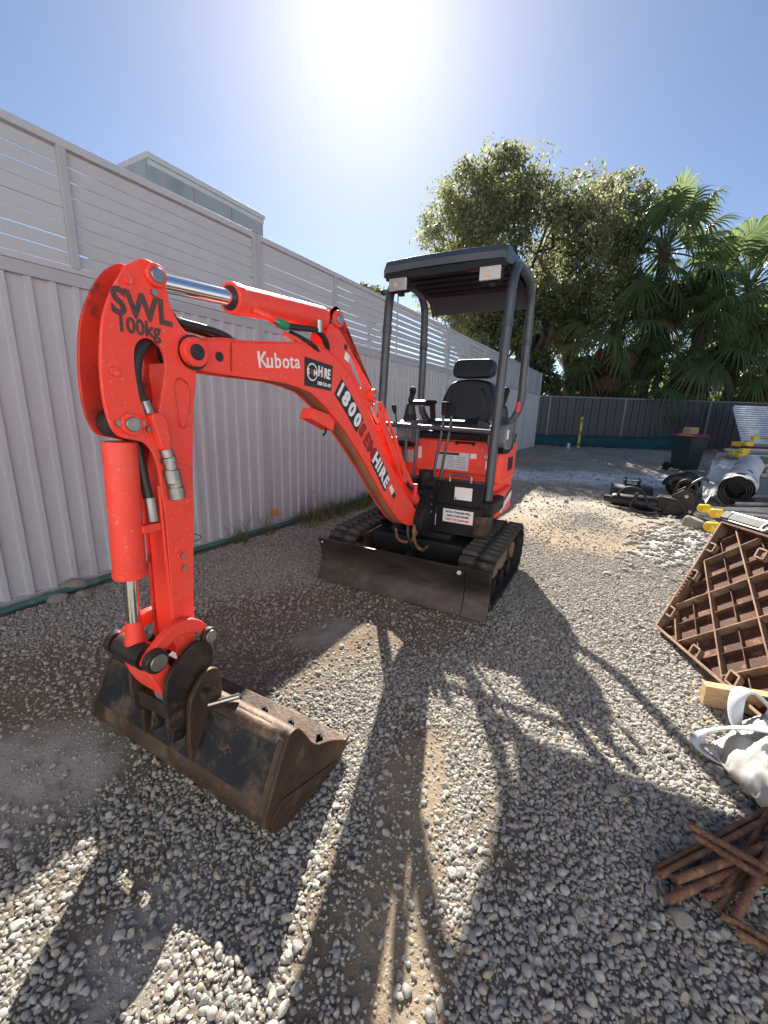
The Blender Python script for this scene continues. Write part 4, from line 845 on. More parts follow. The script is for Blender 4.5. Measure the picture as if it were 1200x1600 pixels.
for sg in (1, -1):
    oa = CE + sg * .083; X(MB().prism(smooth(hp, 4), oa - .008, oa + .008), 'hitch_plate', 'hitch_black', qh, bevel=.003)
    for s, z in ((-.681, .385), (-.738, .432)): X(MB().cyl((s, oa, z), (s, oa + sg * .011, z), .017, 20), 'hitch_pin', 'hitch_black', qh, bevel=.002)
X(MB().box((-.66, CE, .31), (.09, .15, .05)).box((-.72, CE, .40), (.04, .15, .04)), 'hitch_block', 'hitch_black', qh, bevel=.006); X(MB().box((-.628, CE + .03, .335), (.004, .05, .05), Matrix.Rotation(.3, 3, 'Y')), 'hitch_tag', 'silver_decal', qh)
# --- bucket
bu = empty('bucket'); bu.parent = ex; B0, B1 = -.375, .452; ZB = .012
sh = [(-.775, .272), (-.745, .280), (-.722, .258), (-.69, .20), (-.650, .122), (-.640, .09), (-.647, .058), (-.675, .024), (-.72, .006), (-.80, .001), (-.95, .004), (-1.03, .028)]
shc = [(p.x, p.y + ZB) for p in catmull([(a, b, 0) for a, b in sh], 4)]
X(MB().sheet([[(s, o, z) for o in np.linspace(B0, B1, 9)] for s, z in shc]), 'bucket_shell', 'bucket_brown', bu, solid=.009)
panel = [(-.724, .262), (-.690, .202), (-.652, .126)]
X(MB().prism([(s + .0065, z + ZB + .003) for s, z in panel] + [(s + .0015, z + ZB + .001) for s, z in panel[::-1]], B0 + .012, B1 - .018), 'back_panel', 'bucket_black', bu)
sp = [(-.780, .285), (-.752, .293), (-.725, .270), (-.637, .10), (-.642, .06), (-.674, .015), (-.72, -.002), (-.80, -.006), (-.955, -.003), (-1.036, .030), (-.965, .098), (-.90, .140), (-.868, .158), (-.838, .192), (-.812, .238)]
for o in (B0 - .006, B1 + .006):
    q_ = X(MB().prism([(s, z + ZB) for s, z in smooth(sp, 3)], o - .007, o + .007), 'side_plate', 'bucket_brown', bu, bevel=.003)
    X(MB().prism([(-.70, .11 + ZB), (-.96, .018 + ZB), (-.955, .0 + ZB), (-.72, .0 + ZB), (-.66, .03 + ZB), (-.65, .07 + ZB)], o + (.007 if o > 0 else -.011), o + (.011 if o > 0 else -.007)), 'wear_plate', 'bucket_brown', q_, bevel=.003)
X(MB().cyl((-.765, B0, .252 + ZB), (-.765, B1, .252 + ZB), .034, 28), 'top_tube', 'bucket_brown', bu)
X(MB().prism([(-.90, .012 + ZB), (-1.045, .040 + ZB), (-1.040, .054 + ZB), (-.90, .026 + ZB)], B0 - .01, B1 + .014), 'cutting_edge', 'bucket_brown', bu, bevel=.003)
for o in (-.30, -.16, -.02, .12, .25, .38):
    a = Vector((-.985, o, .044 + ZB)); X(MB().cyl(a, a + Vector((.004, 0, .022)), .013, 6).cyl(a + Vector((.004, 0, .02)), a + Vector((.006, 0, .032)), .007, 10), 'bolt', 'black_metal', bu)
ear = [(-.640, .165), (-.648, .29), (-.66, .345), (-.705, .395), (-.738, .400), (-.764, .375), (-.768, .315), (-.755, .265), (-.72, .25), (-.655, .12)]
for o in (CE + .115, CE - .115): X(MB().prism([(s, z + ZB) for s, z in smooth(ear, 3)], o - .009, o + .009), 'bucket_ear', 'hitch_black' if o < 0 else 'bucket_brown', bu, bevel=.004)
for o in (CE + .05, CE - .05): X(MB().prism([(-.630, .19), (-.645, .27), (-.69, .27), (-.67, .18)], o - .006, o + .006), 'ear_gusset', 'hitch_black', bu)
X(MB().cyl((-.70, CE - .13, .335 + ZB), (-.70, CE + .15, .335 + ZB), .017, 20), 'bucket_pin', 'hitch_black', bu)
X(MB().tube([(-.70, CE + .10, .29), (-.775, CE + .19, .315)], .009, 10), 'locking_bar', 'bare_steel', bu)
# hoses running at the foot
for k, dz in ((0, 0), (1, .03)): X(MB().tube(catmull([(-2.46, CE - .02 + k * .05, .60 + dz), (-2.38, CE + .0 + k * .05, .50), (-2.36, CE + .02 + k * .04, .38), (-2.42, CE + .05 + k * .04, .30), (-2.55, CE + .06 + k * .05, .32)], 5), .012, 8), 'hose', 'rust' if k else 'hose_rubber')
X(MB().tube(catmull([(-2.44, .10, .50), (-2.38, .10, .42), (-2.37, .06, .36), (-2.37, -.02, .36), (-2.40, -.06, .44)], 4), .010, 8), 'hose_guard', 'rust')
X(slab(rrect(.38, .50, -2.80, -2.60, .05), .40, .535), 'corner_guard', 'bucket_brown', bevel=.01)
# ------------------------------------------------------------------ things around the yard
def G(x, y): return float(gh(x, y))
def fpt(t, off=0.0, z=0.0): return FO + FDIR * t + FN * off + Vector((0, 0, z))
# green hose along the fence foot
o = MB().tube([(p.x, p.y, .024 + G(p.x, p.y)) for p in catmull([fpt(t, .075 + .02 * math.sin(t * 2.1)) for t in np.arange(-.3, 9.5, .7)], 4)], .021, 10).build('garden_hose', M['hose_green'])
tag(o, 'faded green hose lying along the foot of the grey fence', 'hose')
o = MB().box((0, 0, .13), (.042, .035, .34)).build('timber_stake', M['timber_grey'], bevel=.004); o.location = (-.775, 4.483, 0); o.rotation_euler = (.05, -.06, .4); tag(o, 'short weathered timber stake standing in the grass by the fence', 'stake')
o = MB().box((0, 0, .02), (.04, .035, .16)).build('timber_stake', M['timber_grey'], bevel=.004); o.location = tuple(fpt(6.1, .3)); tag(o, 'stub of a timber stake in the grass behind the boom', 'stake')
tg = MB(); tg.box((0, 0, 0), (.075, .004, .07)).cyl((0, -.004, .01), (0, .004, .01), .012, 12); o = tg.build('orange_tag', M['orange_tag'], bevel=.002); o.location = fpt(2.96, .045, .16); o.rotation_euler = (.1, 0, FROT); tag(o, 'small orange tag on the fence post near the ground', 'tag')
w = [fpt(1.75, .05, .30), fpt(1.9, .10, .22), fpt(2.05, .12, .14), fpt(1.85, .10, .09), fpt(1.65, .12, .03)]
tag(MB().tube(catmull(w, 6), .004, 6).build('black_wire', M['hose_rubber']), 'thin black wire looping out of the fence foot behind the arm', 'wire')
# grass along the fence
def blades(n, pts, spread, h0, h1, seed):
    rs = np.random.RandomState(seed); b = MB()
    for i in range(n):
        cx, cy = pts[rs.randint(len(pts))]; x = cx + rs.normal() * spread; y = cy + rs.normal() * spread * .7; a = rs.uniform(0, 6.28); h = rs.uniform(h0, h1); lean = rs.uniform(.1, .9) * h; wd = rs.uniform(.003, .006)
        dx, dy = math.cos(a), math.sin(a); z = G(x, y); row = []
        for t in (0, .4, .75, 1): row.append(((x + dx * lean * t * t - dy * wd * (1 - t * .95), y + dy * lean * t * t + dx * wd * (1 - t * .95), z + h * t * (1 - .25 * t)), (x + dx * lean * t * t + dy * wd * (1 - t * .95), y + dy * lean * t * t - dx * wd * (1 - t * .95), z + h * t * (1 - .25 * t))))
        b.sheet([list(r) for r in row])
    return b
gp = [tuple(fpt(t, f)[:2]) for t in np.arange(3.2, 6.4, .12) for f in (.16, .27)]
tag(blades(1500, gp, .08, .08, .26, 5).build('grass', M['grass_blade'], ang=180), 'strip of rough grass growing along the grey fence', 'grass', kind='stuff')
for t, lab in ((2.42, 'tuft of long arching grass at the fence foot left of the post'), (2.75, 'small grass tuft close to the fence post')):
    p = fpt(t, .14); tag(blades(36 if t < 2.5 else 22, [tuple(p[:2])], .04, .16, .34, int(t * 100)).build('grass_tuft', M['grass_blade'], ang=180), lab, 'grass tuft', 'grass tufts at the fence')
# wheelie bin
bn = empty('wheelie_bin', (7.02, 9.75, G(7.02, 9.75) - .01), .25); tag(bn, 'dark green wheelie bin with dull red lid at the back of the yard', 'bin')
def taper(w0, d0, w1, d1, z0, z1): return MB().add([(x * w / 2, y * d / 2, z) for w, d, z in ((w0, d0, z0), (w1, d1, z1)) for x, y in ((-1, -1), (1, -1), (1, 1), (-1, 1))], [(0, 3, 2, 1), (4, 5, 6, 7), (0, 1, 5, 4), (1, 2, 6, 5), (2, 3, 7, 6), (3, 0, 4, 7)])
taper(.36, .42, .46, .54, .06, .80).build('bin_body', M['bin_green'], bn, bevel=.03); MB().box((0, 0, .79), (.50, .58, .04)).build('bin_rim', M['bin_green'], bn, bevel=.015)
taper(.51, .60, .45, .53, .812, .865).build('bin_lid', M['bin_red'], bn, bevel=.02); MB().box((0, .32, .80), (.4, .04, .04)).build('handle', M['bin_green'], bn, bevel=.012)
for x in (-.22, .22):
    wv = MB().cyl((x - .03, .27, .10), (x + .03, .27, .10), .10, 24).build('wheel', M['hose_rubber'], bn, bevel=.012); MB().cyl((x - .034, .27, .10), (x + .034, .27, .10), .05, 16).build('wheel_hub', M['black_plastic'], wv)
MB().cyl((-.22, .27, .1), (.22, .27, .1), .012, 10).build('axle', M['bare_steel'], bn)
bx_ = empty('small_crate', (6.98, 9.72, G(7.02, 9.75) + .858), .3); tag(bx_, 'small tan wicker box with dark handle resting on the bin lid', 'box')
for k in range(4): MB().box((0, 0, .025 + k * .036), (.25 - .012 * (k == 3), .19, .030)).build('woven_band', M['timber'], bx_, bevel=.008)
MB().tube(catmull([(-.09, 0, .14), (-.07, 0, .185), (.07, 0, .185), (.09, 0, .14)], 4), .010, 8).build('handle', M['black_plastic'], bx_)
# upright level, can
lv = empty('spirit_level', (6.76, 14.75, G(6.76, 14.75) - .03), .15); tag(lv, 'yellow and black spirit level standing upright before the dark fence', 'level')
MB().box((0, 0, .58), (.075, .035, 1.16)).build('level_body', M['level_yellow'], lv, bevel=.006)
for z in (.18, .58, .98): v = MB().box((0, -.012, z), (.05, .03, .11)).build('vial_window', M['black_plastic'], lv, bevel=.006); MB().cyl((0, -.03, z - .03), (0, -.03, z + .03), .014, 10).build('vial', M['tie_green'], v)
for z in (.02, 1.14): MB().box((0, 0, z), (.08, .04, .05)).build('end_cap', M['black_plastic'], lv, bevel=.008)
cn_ = empty('drink_can', (6.32, 14.55, G(6.32, 14.55))); tag(cn_, 'pale blue can standing on the dirt left of the upright level', 'can')
MB().lathe([(.001, 0), (.05, 0), (.06, .015), (.06, .17), (.05, .19), (.046, .185), (.001, .185)], (0, 0, 0)).build('can_body', M['can_blue'], cn_); MB().cyl((0, 0, .184), (0, 0, .19), .045, 20).build('can_lid', M['bare_steel'], cn_)
# shade cloth at the back fence foot
rows = []
for k, x in enumerate(np.linspace(5.6, 11.6, 61)):
    hgt = .30 + .22 * float(vnoise(x * .8, 3.0, 5)); y = 16.55 + .14 * math.sin(x * 2.3) + .06 * math.sin(x * 6.1); z0 = G(x, y)
    rows.append([(x, y - .10 - .06 * math.sin(x * 4), z0 + .01), (x, y, z0 + hgt * .45), (x + .02, y + .05, z0 + hgt * .8), (x, y + .14, z0 + hgt)])
tag(MB().sheet(rows).build('shade_cloth', M['shade_cloth'], solid=.006), 'dark green shade cloth strip sagging along the foot of the dark fence', 'shade cloth')
# corrugated iron leaning at the back
for i, (dx, dy, lab) in enumerate(((0, 0, 'front sheet of silver corrugated iron leaning on the dark fence'), (.12, .10, 'rear sheet of silver corrugated iron leaning behind another on the dark fence'))):
    rows = []
    for k in range(133):
        u = k / 132; s_ = u * 1.75; wv = .016 * math.sin(s_ / .085 * 2 * math.pi); rows.append([(12.28 + dx + xx, 14.35 + dy + u * .95 - wv * .8, .12 + u * 1.55 + wv * .5 + i * .07) for xx in (0, 1.2, 2.4)])
    tag(MB().sheet(rows).build('corrugated_sheet', M['galvanised'], ang=60, solid=.002), lab, 'iron sheet', 'corrugated iron sheets')
# --- digging attachments lying on the ground
def base_at(x, y): return (x, y, G(x, y))
tb = empty('trench_bucket', base_at(3.52, 5.85), math.radians(-22)); tag(tb, 'narrow black digging bucket lying mouth down with its ears up', 'bucket')
tsh = [(p.x, p.y) for p in catmull([(-.20, .03, 0), (-.19, .16, 0), (-.12, .22, 0), (.02, .235, 0), (.14, .19, 0), (.20, .06, 0)], 4)]
MB().sheet([[(-.23, a, b), (.23, a, b)] for a, b in tsh]).build('bucket_shell', M['attach_black'], tb, solid=.012)
for x in (-.235, .235): MB().add([(x, a, b) for a, b in tsh] + [(x + .012, a, b) for a, b in tsh], [tuple(range(len(tsh))), tuple(range(2 * len(tsh) - 1, len(tsh) - 1, -1))] + [(i, i + 1, i + 1 + len(tsh), i + len(tsh)) for i in range(len(tsh) - 1)]).build('side_plate', M['attach_black'], tb)
for x in (-.085, .085): MB().add([(x + dx, y, z) for dx in (-.008, .008) for y, z in ((-.12, .21), (.10, .21), (.085, .30), (.05, .345), (-.04, .345), (-.09, .30))], [(0, 1, 2, 3, 4, 5), (11, 10, 9, 8, 7, 6)] + [(i, (i + 1) % 6, (i + 1) % 6 + 6, i + 6) for i in range(6)]).build('ear', M['attach_black'], tb, bevel=.004)
for y in (-.04, .05): MB().cyl((-.11, y, .31), (.11, y, .31), .018, 16).build('ear_pin', M['bare_steel'], tb)
ad = empty('auger_drive', base_at(3.45, 5.22), math.radians(-38)); tag(ad, 'black hydraulic auger drive with hoses and hitch frame lying on its side', 'auger drive')
MB().lathe([(.001, -.46), (.045, -.46), (.05, -.38), (.075, -.36), (.085, -.33), (.085, -.10), (.10, -.08), (.10, .12), (.08, .16), (.03, .18), (.03, .26), (.001, .26)], (-.1, 0, .11), (1, 0, 0), 24).build('drive_motor', M['attach_black'], ad)
MB().box((.13, .05, .13), (.18, .22, .20)).build('gearbox', M['attach_black'], ad, bevel=.02)
for y in (-.10, .20): MB().add([(x, y + d, z) for d in (-.009, .009) for x, z in ((.12, .02), (.42, .02), (.46, .14), (.40, .32), (.30, .36), (.20, .28))], [(0, 1, 2, 3, 4, 5), (11, 10, 9, 8, 7, 6)] + [(i, (i + 1) % 6, (i + 1) % 6 + 6, i + 6) for i in range(6)]).build('hitch_plate', M['attach_black'], ad, bevel=.005)
for z, x in ((.10, .40), (.28, .34)): MB().cyl((x, -.12, z), (x, .22, z), .02, 16).build('hitch_pin', M['bare_steel'], ad)
for k, P in enumerate(([(-.42, -.02, .16), (-.30, -.10, .30), (-.12, -.14, .28), (-.02, -.18, .12), (.10, -.16, .08)], [(-.2, -.04, .20), (-.16, -.16, .24), (-.22, -.22, .10), (-.10, -.24, .03), (.06, -.2, .03)], [(.20, .10, .26), (.24, .06, .42), (.34, .04, .46), (.42, .10, .38), (.40, .16, .24)], [(.30, .0, .30), (.36, .0, .42), (.46, .02, .50), (.52, .04, .47)], [(.12, -.15, .24), (.28, -.22, .22), (.36, -.2, .08), (.24, -.24, .02)])):
    MB().tube(catmull(P, 6), .016, 10).build('hose', M['hose_rubber'], ad)
MB().cyl((.52, .04, .47), (.57, .05, .45), .02, 10).build('hose_coupling', M['bare_steel'], ad); MB().cyl((.24, -.24, .02), (.28, -.25, .02), .022, 10).build('hose_coupling', M['bare_steel'], ad)
au = empty('auger_bit', base_at(4.35, 6.05), math.radians(40)); tag(au, 'black spiral auger bit lying behind the auger drive', 'auger bit')
MB().cyl((-.35, 0, .17), (.55, 0, .17), .03, 16).build('shaft', M['attach_black'], au)
rows = []
for k in range(100):
    t = k / 99; a = t * 2 * math.pi * 4.2; x = -.25 + t * .75; rows.append([(x, r * math.cos(a), .17 + r * math.sin(a)) for r in (.03, .10, .165)])
MB().sheet(rows).build('flight', M['attach_black'], au, solid=.010); MB().lathe([(.001, .62), (.02, .58), (.05, .52), (.03, .50)], (0, 0, .17), (1, 0, 0), 14).build('pilot_point', M['bare_steel'], au)
# --- film roll, film, pickets, timber on the right
RA, RB = Vector((4.30, 5.02, .36)), Vector((6.35, 7.25, .46)); rx = (RB - RA).normalized(); ru = rx.cross(Vector((0, 0, 1))).normalized(); rw = ru.cross(rx)
rl = empty('plastic_roll', RA - Vector((0, 0, .18))); tag(rl, 'large roll of white plastic film with black inner layers lying on the pickets', 'film roll')
rows = []
for k in range(31):
    t = k / 30; c = RA.lerp(RB, t) - rl.location; row = []
    for j in range(33):
        a = 2 * math.pi * j / 32; r = .182 + .010 * math.sin(a * 2 + t * 9) + .008 * math.sin(a * 5 - t * 23) + (float(vnoise(a * 1.6 + 7, t * 16, 4)) - .5) * .02; row.append(c + ru * r * math.cos(a) + rw * r * math.sin(a))
    rows.append(row)
MB().sheet(rows).build('outer_wrap', M['film_white'], rl)
def spiral(c, sx):
    rows = []
    for k in range(150):
        t = k / 149; a = t * 2 * math.pi * 3.2; r = (.178 - .078 * t) * (1 + .05 * math.sin(a * 3)); p = c + ru * r * math.cos(a) + rw * r * math.sin(a); rows.append([p - rx * (.012 - .02 * t) * 1, p + rx * .5])
    return MB().sheet(rows)
spiral(RA - rl.location, 1).build('inner_wrap', M['film_black'], rl, solid=.012); MB().cyl(RA - rl.location + rx * .45, RB - rl.location - rx * .02, .165, 24).build('roll_core', M['film_black'], rl)
Lf = catmull([(3.86, 4.88, .20), (4.10, 5.25, .24), (4.36, 5.62, .32), (4.85, 6.2, .42), (5.45, 6.95, .54)], 7); Rt = catmull([RA - ru * .16 + Vector((-.01, .0, -.09)), RA.lerp(RB, .25) - ru * .17 + Vector((0, 0, .0)), RA.lerp(RB, .45) - ru * .15 + Vector((0, 0, .10)), RA.lerp(RB, .65) - ru * .15 + Vector((0, 0, .10)), RA.lerp(RB, .8) - ru * .15 + Vector((0, 0, .10))], 7)
rows = []
for k in range(len(Lf)):
    row = []
    for j in range(13):
        u = j / 12; p = Lf[k].lerp(Rt[k], u); p = p + Vector((0, 0, .035 * math.sin(k * .7 + u * 5) * (1 - u) + .05 * math.sin(u * math.pi) * math.sin(k * .31 + 1) + (float(vnoise(k * .5, u * 6, 9)) - .5) * .05)); row.append(p)
    rows.append(row)
tag(MB().sheet(rows).build('plastic_film', M['film_white'], solid=.003), 'loose crumpled white plastic film spilling left of the roll', 'plastic film')
PICK = [((2.69, 3.30, .345), (4.25, 3.42, .245), 'nearest', 'lowest of the yellow capped pickets, just above the rusty grid'), ((3.07, 3.75, .36), (4.65, 3.86, .26), '', 'second yellow capped picket from the rusty grid'), ((3.16, 4.02, .345), (4.75, 4.16, .25), '', 'third yellow capped picket, its cap tucked under the white film'),
        ((3.55, 3.95, .24), (5.1, 4.05, .235), '', ''), ((3.75, 4.45, .25), (5.3, 4.6, .24), '', ''), ((4.1, 4.75, .25), (5.7, 4.95, .24), '', ''), ((4.5, 5.25, .25), (6.1, 5.5, .24), '', ''),
        ((2.95, 3.52, .225), (4.5, 3.62, .222), '', ''), ((3.30, 4.22, .225), (4.9, 4.36, .222), '', ''), ((3.40, 3.62, .268), (4.9, 3.70, .262), '', ''), ((3.62, 4.12, .268), (5.2, 4.24, .262), '', ''),
        ((6.45, 7.62, .58), (7.8, 7.75, .57), '', 'lowest of the far cluster of yellow capped pickets beyond the roll'), ((6.66, 7.82, .655), (8.0, 7.95, .645), '', 'yellow capped picket second from bottom in the far cluster'), ((7.05, 8.22, .77), (8.4, 8.35, .76), '', 'highest bright yellow capped picket of the far cluster'),
        ((6.62, 7.98, .60), (8.0, 8.1, .59), '', 'dull olive capped picket low in the far cluster'), ((7.05, 8.5, .745), (8.4, 8.6, .735), '', 'olive capped picket at the left of the far cluster'), ((7.75, 8.9, .86), (9.0, 9.05, .85), '', 'farthest yellow capped picket, set apart near the corrugated iron')]
def picket(a, b, cap, label):
    a, b = Vector(a), Vector(b); x = (b - a).normalized(); y = Vector((0, 0, 1)).cross(x).normalized(); z = x.cross(y); r = empty('star_picket', a); L = (b - a).length; m_ = MB()
    prof = []
    for k in range(3):
        t = math.radians(90 + 120 * k); d = Vector((math.cos(t), math.sin(t))); n = Vector((-d.y, d.x)) * .003; prof += [(d * .004 + n * -1.6), d * .026 - n, d * .026 + n]
    n = len(prof); vs = [x * s_ + y * p[0] + z * p[1] for s_ in (0, L) for p in prof]
    m_.add(vs, [tuple(range(n)), tuple(range(2 * n - 1, n - 1, -1))] + [(i, (i + 1) % n, (i + 1) % n + n, i + n) for i in range(n)]).build('steel_bar', M['picket_steel'], r)
    if cap:
        c = MB(); k_ = 1.55 if a.y > 6 else 1.0; c.tube([x * -.03 * k_, x * -.022 * k_, x * .06 * k_, x * .066 * k_], .045, 4 if a.y > 6 else 14, True, [.034 * k_, .040 * k_, .042 * k_, .040 * k_]); c.build('cap', M[cap], r, bevel=.004)
    tag(r, label, 'star picket', 'star pickets in the pile on the right'); return r
for i, (a, b, _, lab) in enumerate(PICK):
    picket(a, b, 'plastic_yellow' if lab and 'olive' not in lab else ('level_yellow' if lab else None), lab or 'bare steel picket on the sleeper, %s from the rusty grid' % {3: 'third', 4: 'sixth', 5: 'seventh', 6: 'farthest', 7: 'first', 8: 'fifth', 9: 'second', 10: 'fourth'}[i])
for a, b, w_, h_, lab, mm in (((3.05, 3.05, .10), (5.6, 5.75, .10), .16, .21, 'long pale timber sleeper under the pickets', 'timber_grey'), ((4.5, 4.7, .30), (6.7, 6.9, .30), .10, .05, 'grey plank lying across the pickets beside the roll', 'timber_grey'), ((5.2, 5.5, .09), (8.3, 8.9, .09), .3, .19, 'dark timber bearer under the far pickets', 'timber_grey')):
    tag(MB().beam(a, b, w_, h_).build('timber_beam', M[mm], bevel=.006), lab, 'timber', 'timbers of the material pile')
ts = empty('timber_stack', (7.75, 8.25, G(7.75, 8.25))); tag(ts, 'low stack of weathered boards carrying the far pickets', 'timber stack')
for k in range(6):
    for q_ in range(4): MB().box((.06 * (k % 2) - .05, -.48 + q_ * .31, .04 + k * .088), (1.5, .27, .075), Matrix.Rotation(.03 * math.sin(k * 3 + q_), 3, 'Z')).build('board', M['timber_grey'], ts, bevel=.004)
for a, b, m_, lab in (((7.02, 8.62, .68), (7.95, 8.72, .67), 'bin_red', 'short red pipe sticking out left of the far picket caps'), ((7.00, 8.66, .61), (8.0, 8.76, .60), 'film_white', 'short white pipe just below the red pipe')):
    t = MB(); t.tube([a, b], .026, 14, False); t.tube([a, b], .020, 14, False); t.lathe([(.020, 0), (.026, 0)], a, (Vector(b) - Vector(a)), 14); tag(t.build('pipe', M[m_]), lab, 'pipe', 'short pipes on the pile')
for x, y, rz, L, lab in ((7.55, 9.1, .1, .55, 'pale timber offcut lying beside the bin'), (6.9, 8.6, .9, .7, 'thin timber batten leaning on the dirt in front of the bin')):
    o = MB().box((0, 0, .03), (L, .09 if L < .6 else .03, .04)).build('timber_offcut', M['timber'], bevel=.003); o.location = base_at(x, y); o.rotation_euler = (0, 0, rz); tag(o, lab, 'timber', 'timber offcuts')
# --- rusty steel grid panel leaning over
gL, gT, gB = Vector((1.60, 2.166, .03)), Vector((2.098, 2.48, .58)), Vector((1.517, 1.376, .068)); gU, gV = gT - gL, gB - gL; gR = gT + gB - gL
gN = gU.cross(gV).normalized()
if gN.dot(Vector((0, 0, CAM_H)) - gL) < 0: gN = -gN
gp_ = lambda u, v, h=0: gU * u + gV * v + gN * h
grid = empty('rusty_grid_panel', gL); tag(grid, 'rusty cast steel grid panel leaning on edge at the right', 'steel grid')
MB().add([gp_(u, v, h) for h in (-.050, -.044) for u, v in ((.01, .01), (.99, .01), (.99, .99), (.01, .99))], [(0, 1, 2, 3), (7, 6, 5, 4), (0, 4, 5, 1), (1, 5, 6, 2), (2, 6, 7, 3), (3, 7, 4, 0)]).build('back_plate', M['rust_plate'], grid)
for a, b, mm in (((0, 0), (1, 0), 'rust_pale'), ((0, 0), (0, 1), 'rust_pale'), ((1, 0), (1, 1), 'rust_plate'), ((0, 1), (1, 1), 'rust_plate')):
    MB().beam(gp_(*a, -.02), gp_(*b, -.02), .075, .014, gU if a[0] == b[0] else gV).build('edge_bar', M[mm], grid, bevel=.003)
def rib(c, fam, major):
    P = []
    for t in np.linspace(-2, 2, 401):
        u, v = ((c + t) / 2, (c - t) / 2) if fam == 0 else ((t + c) / 2, (t - c) / 2)
        if .012 <= u <= .988 and .012 <= v <= .988: P.append((u, v))
    if len(P) < 12: return
    h = .042 if major else .026; cc = -.044 + h / 2 + .0
    MB().beam(gp_(*P[0], cc), gp_(*P[-1], cc), h, .008 if major else .0055, (gp_(*P[-1]) - gp_(*P[0])).cross(gN)).build('rib', M['rust_pale'] if major else M['rust_plate'], grid, bevel=.002)
for k in range(1, 9): rib(k * .225, 0, k % 2 == 1)
for k in range(-4, 5): rib(k * .205 - .005, 1, k % 2 == 1)
for u, v in ((.764, .04), (.155, .034), (.861, .471), (.035, .412), (.056, .734), (.5, .03)):
    c = gp_(u, v, -.002); e1 = gU.normalized() * .028; e2 = gV.normalized() * .028; ring = MB()
    for p, q_ in ((e1 + e2, e1 - e2), (e1 - e2, -e1 - e2), (-e1 - e2, -e1 + e2), (-e1 + e2, e1 + e2)): ring.beam(c + p, c + q_, .030, .010, gN.cross(q_ - p))
    ring.build('casting_lug', M['rust_pale'], grid, bevel=.002)
for k in range(9): MB().beam(gp_(.28 + k * .03, .012, .020), gp_(.28 + k * .03, .045, .020), .010, .010, gN).build('ratchet_tooth', M['rust_plate'], grid)
tag(MB().beam((2.25, 2.05, 0), (2.10, 2.10, .46), .07, .07).build('timber_prop', M['timber_grey'], bevel=.004), 'timber prop standing behind the rusty grid panel', 'timber')
sl_ = empty('spirit_level', gT); tag(sl_, 'grey and black spirit level lying along the top edge of the rusty grid', 'level'); e = (gR - gT).normalized(); upn = e.cross(gN).normalized(); upn = upn if upn.z > 0 else -upn
c0 = upn * .055 - gN * .01 - e * .02; lvb = MB().beam(c0, c0 + e * .75, .05, .058, gN).build('level_body', M['black_plastic'], sl_, bevel=.004)
for d in (-.026, .026): MB().beam(c0 + upn * d + gN * .018, c0 + upn * d + gN * .018 + e * .75, .016, .010, gN).build('edge_rail', M['silver_decal'], sl_, bevel=.002)
MB().beam(c0 - e * .03, c0 + e * .04, .056, .064, gN).build('end_cap', M['black_plastic'], sl_, bevel=.006)
t = MB(); cc = c0 + e * .33 - upn * .01 + gN * .03; t.tube([cc + (upn * math.cos(a) + e * math.sin(a)) * .026 for a in np.linspace(0, 2 * math.pi, 21)], .008, 8, False); t.build('vial_ring', M['silver_decal'], sl_)
# timber block
o = MB().beam((1.40, 1.555, .055), (1.92, 1.38, .075), .045, .095).build('timber_block', M['timber'], bevel=.003); tag(o, 'fresh pine timber block below the rusty grid', 'timber')
# --- white woven bulk bag, collapsed
bag = empty('bulk_bag', (1.52, 1.02, 0)); tag(bag, 'collapsed white woven bulk bag with loose lifting straps at the right edge', 'bulk bag')
def cloth(cx, cy, rx_, ry_, h, seed, rz=0, n=70, edge=.02, lift=0):
    rows = []
    for i in range(n):
        row = []
        for j in range(n):
            u, v = -1 + 2 * i / (n - 1), -1 + 2 * j / (n - 1); a = abs(u) ** 4 + abs(v) ** 4; prof_ = max(0, 1 - a ** .5) ** .45
            x, y = u * rx_ * (1 + .08 * math.sin(v * 3 + seed)), v * ry_ * (1 + .08 * math.sin(u * 4 + seed)); X_, Y_ = x * math.cos(rz) - y * math.sin(rz), x * math.sin(rz) + y * math.cos(rz)
            q1 = float(fbm(u * 1.6 + seed, v * 1.6, 3)); q2 = float(fbm((u + v * .5) * 4.5 + seed + q1 * 2.5, (v - u * .5) * 1.1 + q1 * 2, 7)); q3 = float(fbm((u - v * .7) * 9 + seed, (v + u * .7) * 2.5 + q2 * 3, 9))
            fold = (1 - abs(2 * q1 - .95) * 3) * .05 + (1 - abs(2 * q2 - .95) * 3) * .026 + (1 - abs(2 * q3 - .95) * 3) * .008
            row.append((cx + X_ + (q3 - .47) * .02, cy + Y_ + (q2 - .47) * .03, max(edge * .5, edge + lift + prof_ * h + fold * (.35 + .65 * min(1, prof_)))))
        rows.append(row)
    return MB().sheet(rows)
cloth(.03, .06, .33, .29, .11, 2.0, .2).build('bag_body', M['woven_white'], bag, solid=.004, ang=50)
cloth(-.10, -.17, .27, .19, .085, 5.0, -.35).build('bag_flap', M['woven_grey'], bag, solid=.004, ang=50)
def band(P, w_, name, m_='strap_white'):
    C_ = catmull(P, 7); rows = []
    for i, p in enumerate(C_):
        t = (C_[min(i + 1, len(C_) - 1)] - C_[max(i - 1, 0)]).normalized(); s_ = t.cross(Vector((.25, .25, 1))).normalized(); rows.append([p - s_ * w_, p, p + s_ * w_])
    return MB().sheet(rows).build(name, M[m_], bag, solid=.005)
band([(-.06, .14, .17), (-.20, .22, .15), (-.30, .28, .08), (-.33, .26, .03), (-.28, .19, .02), (-.19, .10, .05), (-.10, .02, .14)], .026, 'lifting_strap')
band([(-.0, .34, .12), (-.08, .37, .19), (-.16, .34, .19), (-.20, .27, .11), (-.16, .20, .10), (-.06, .17, .17)], .024, 'lifting_strap')
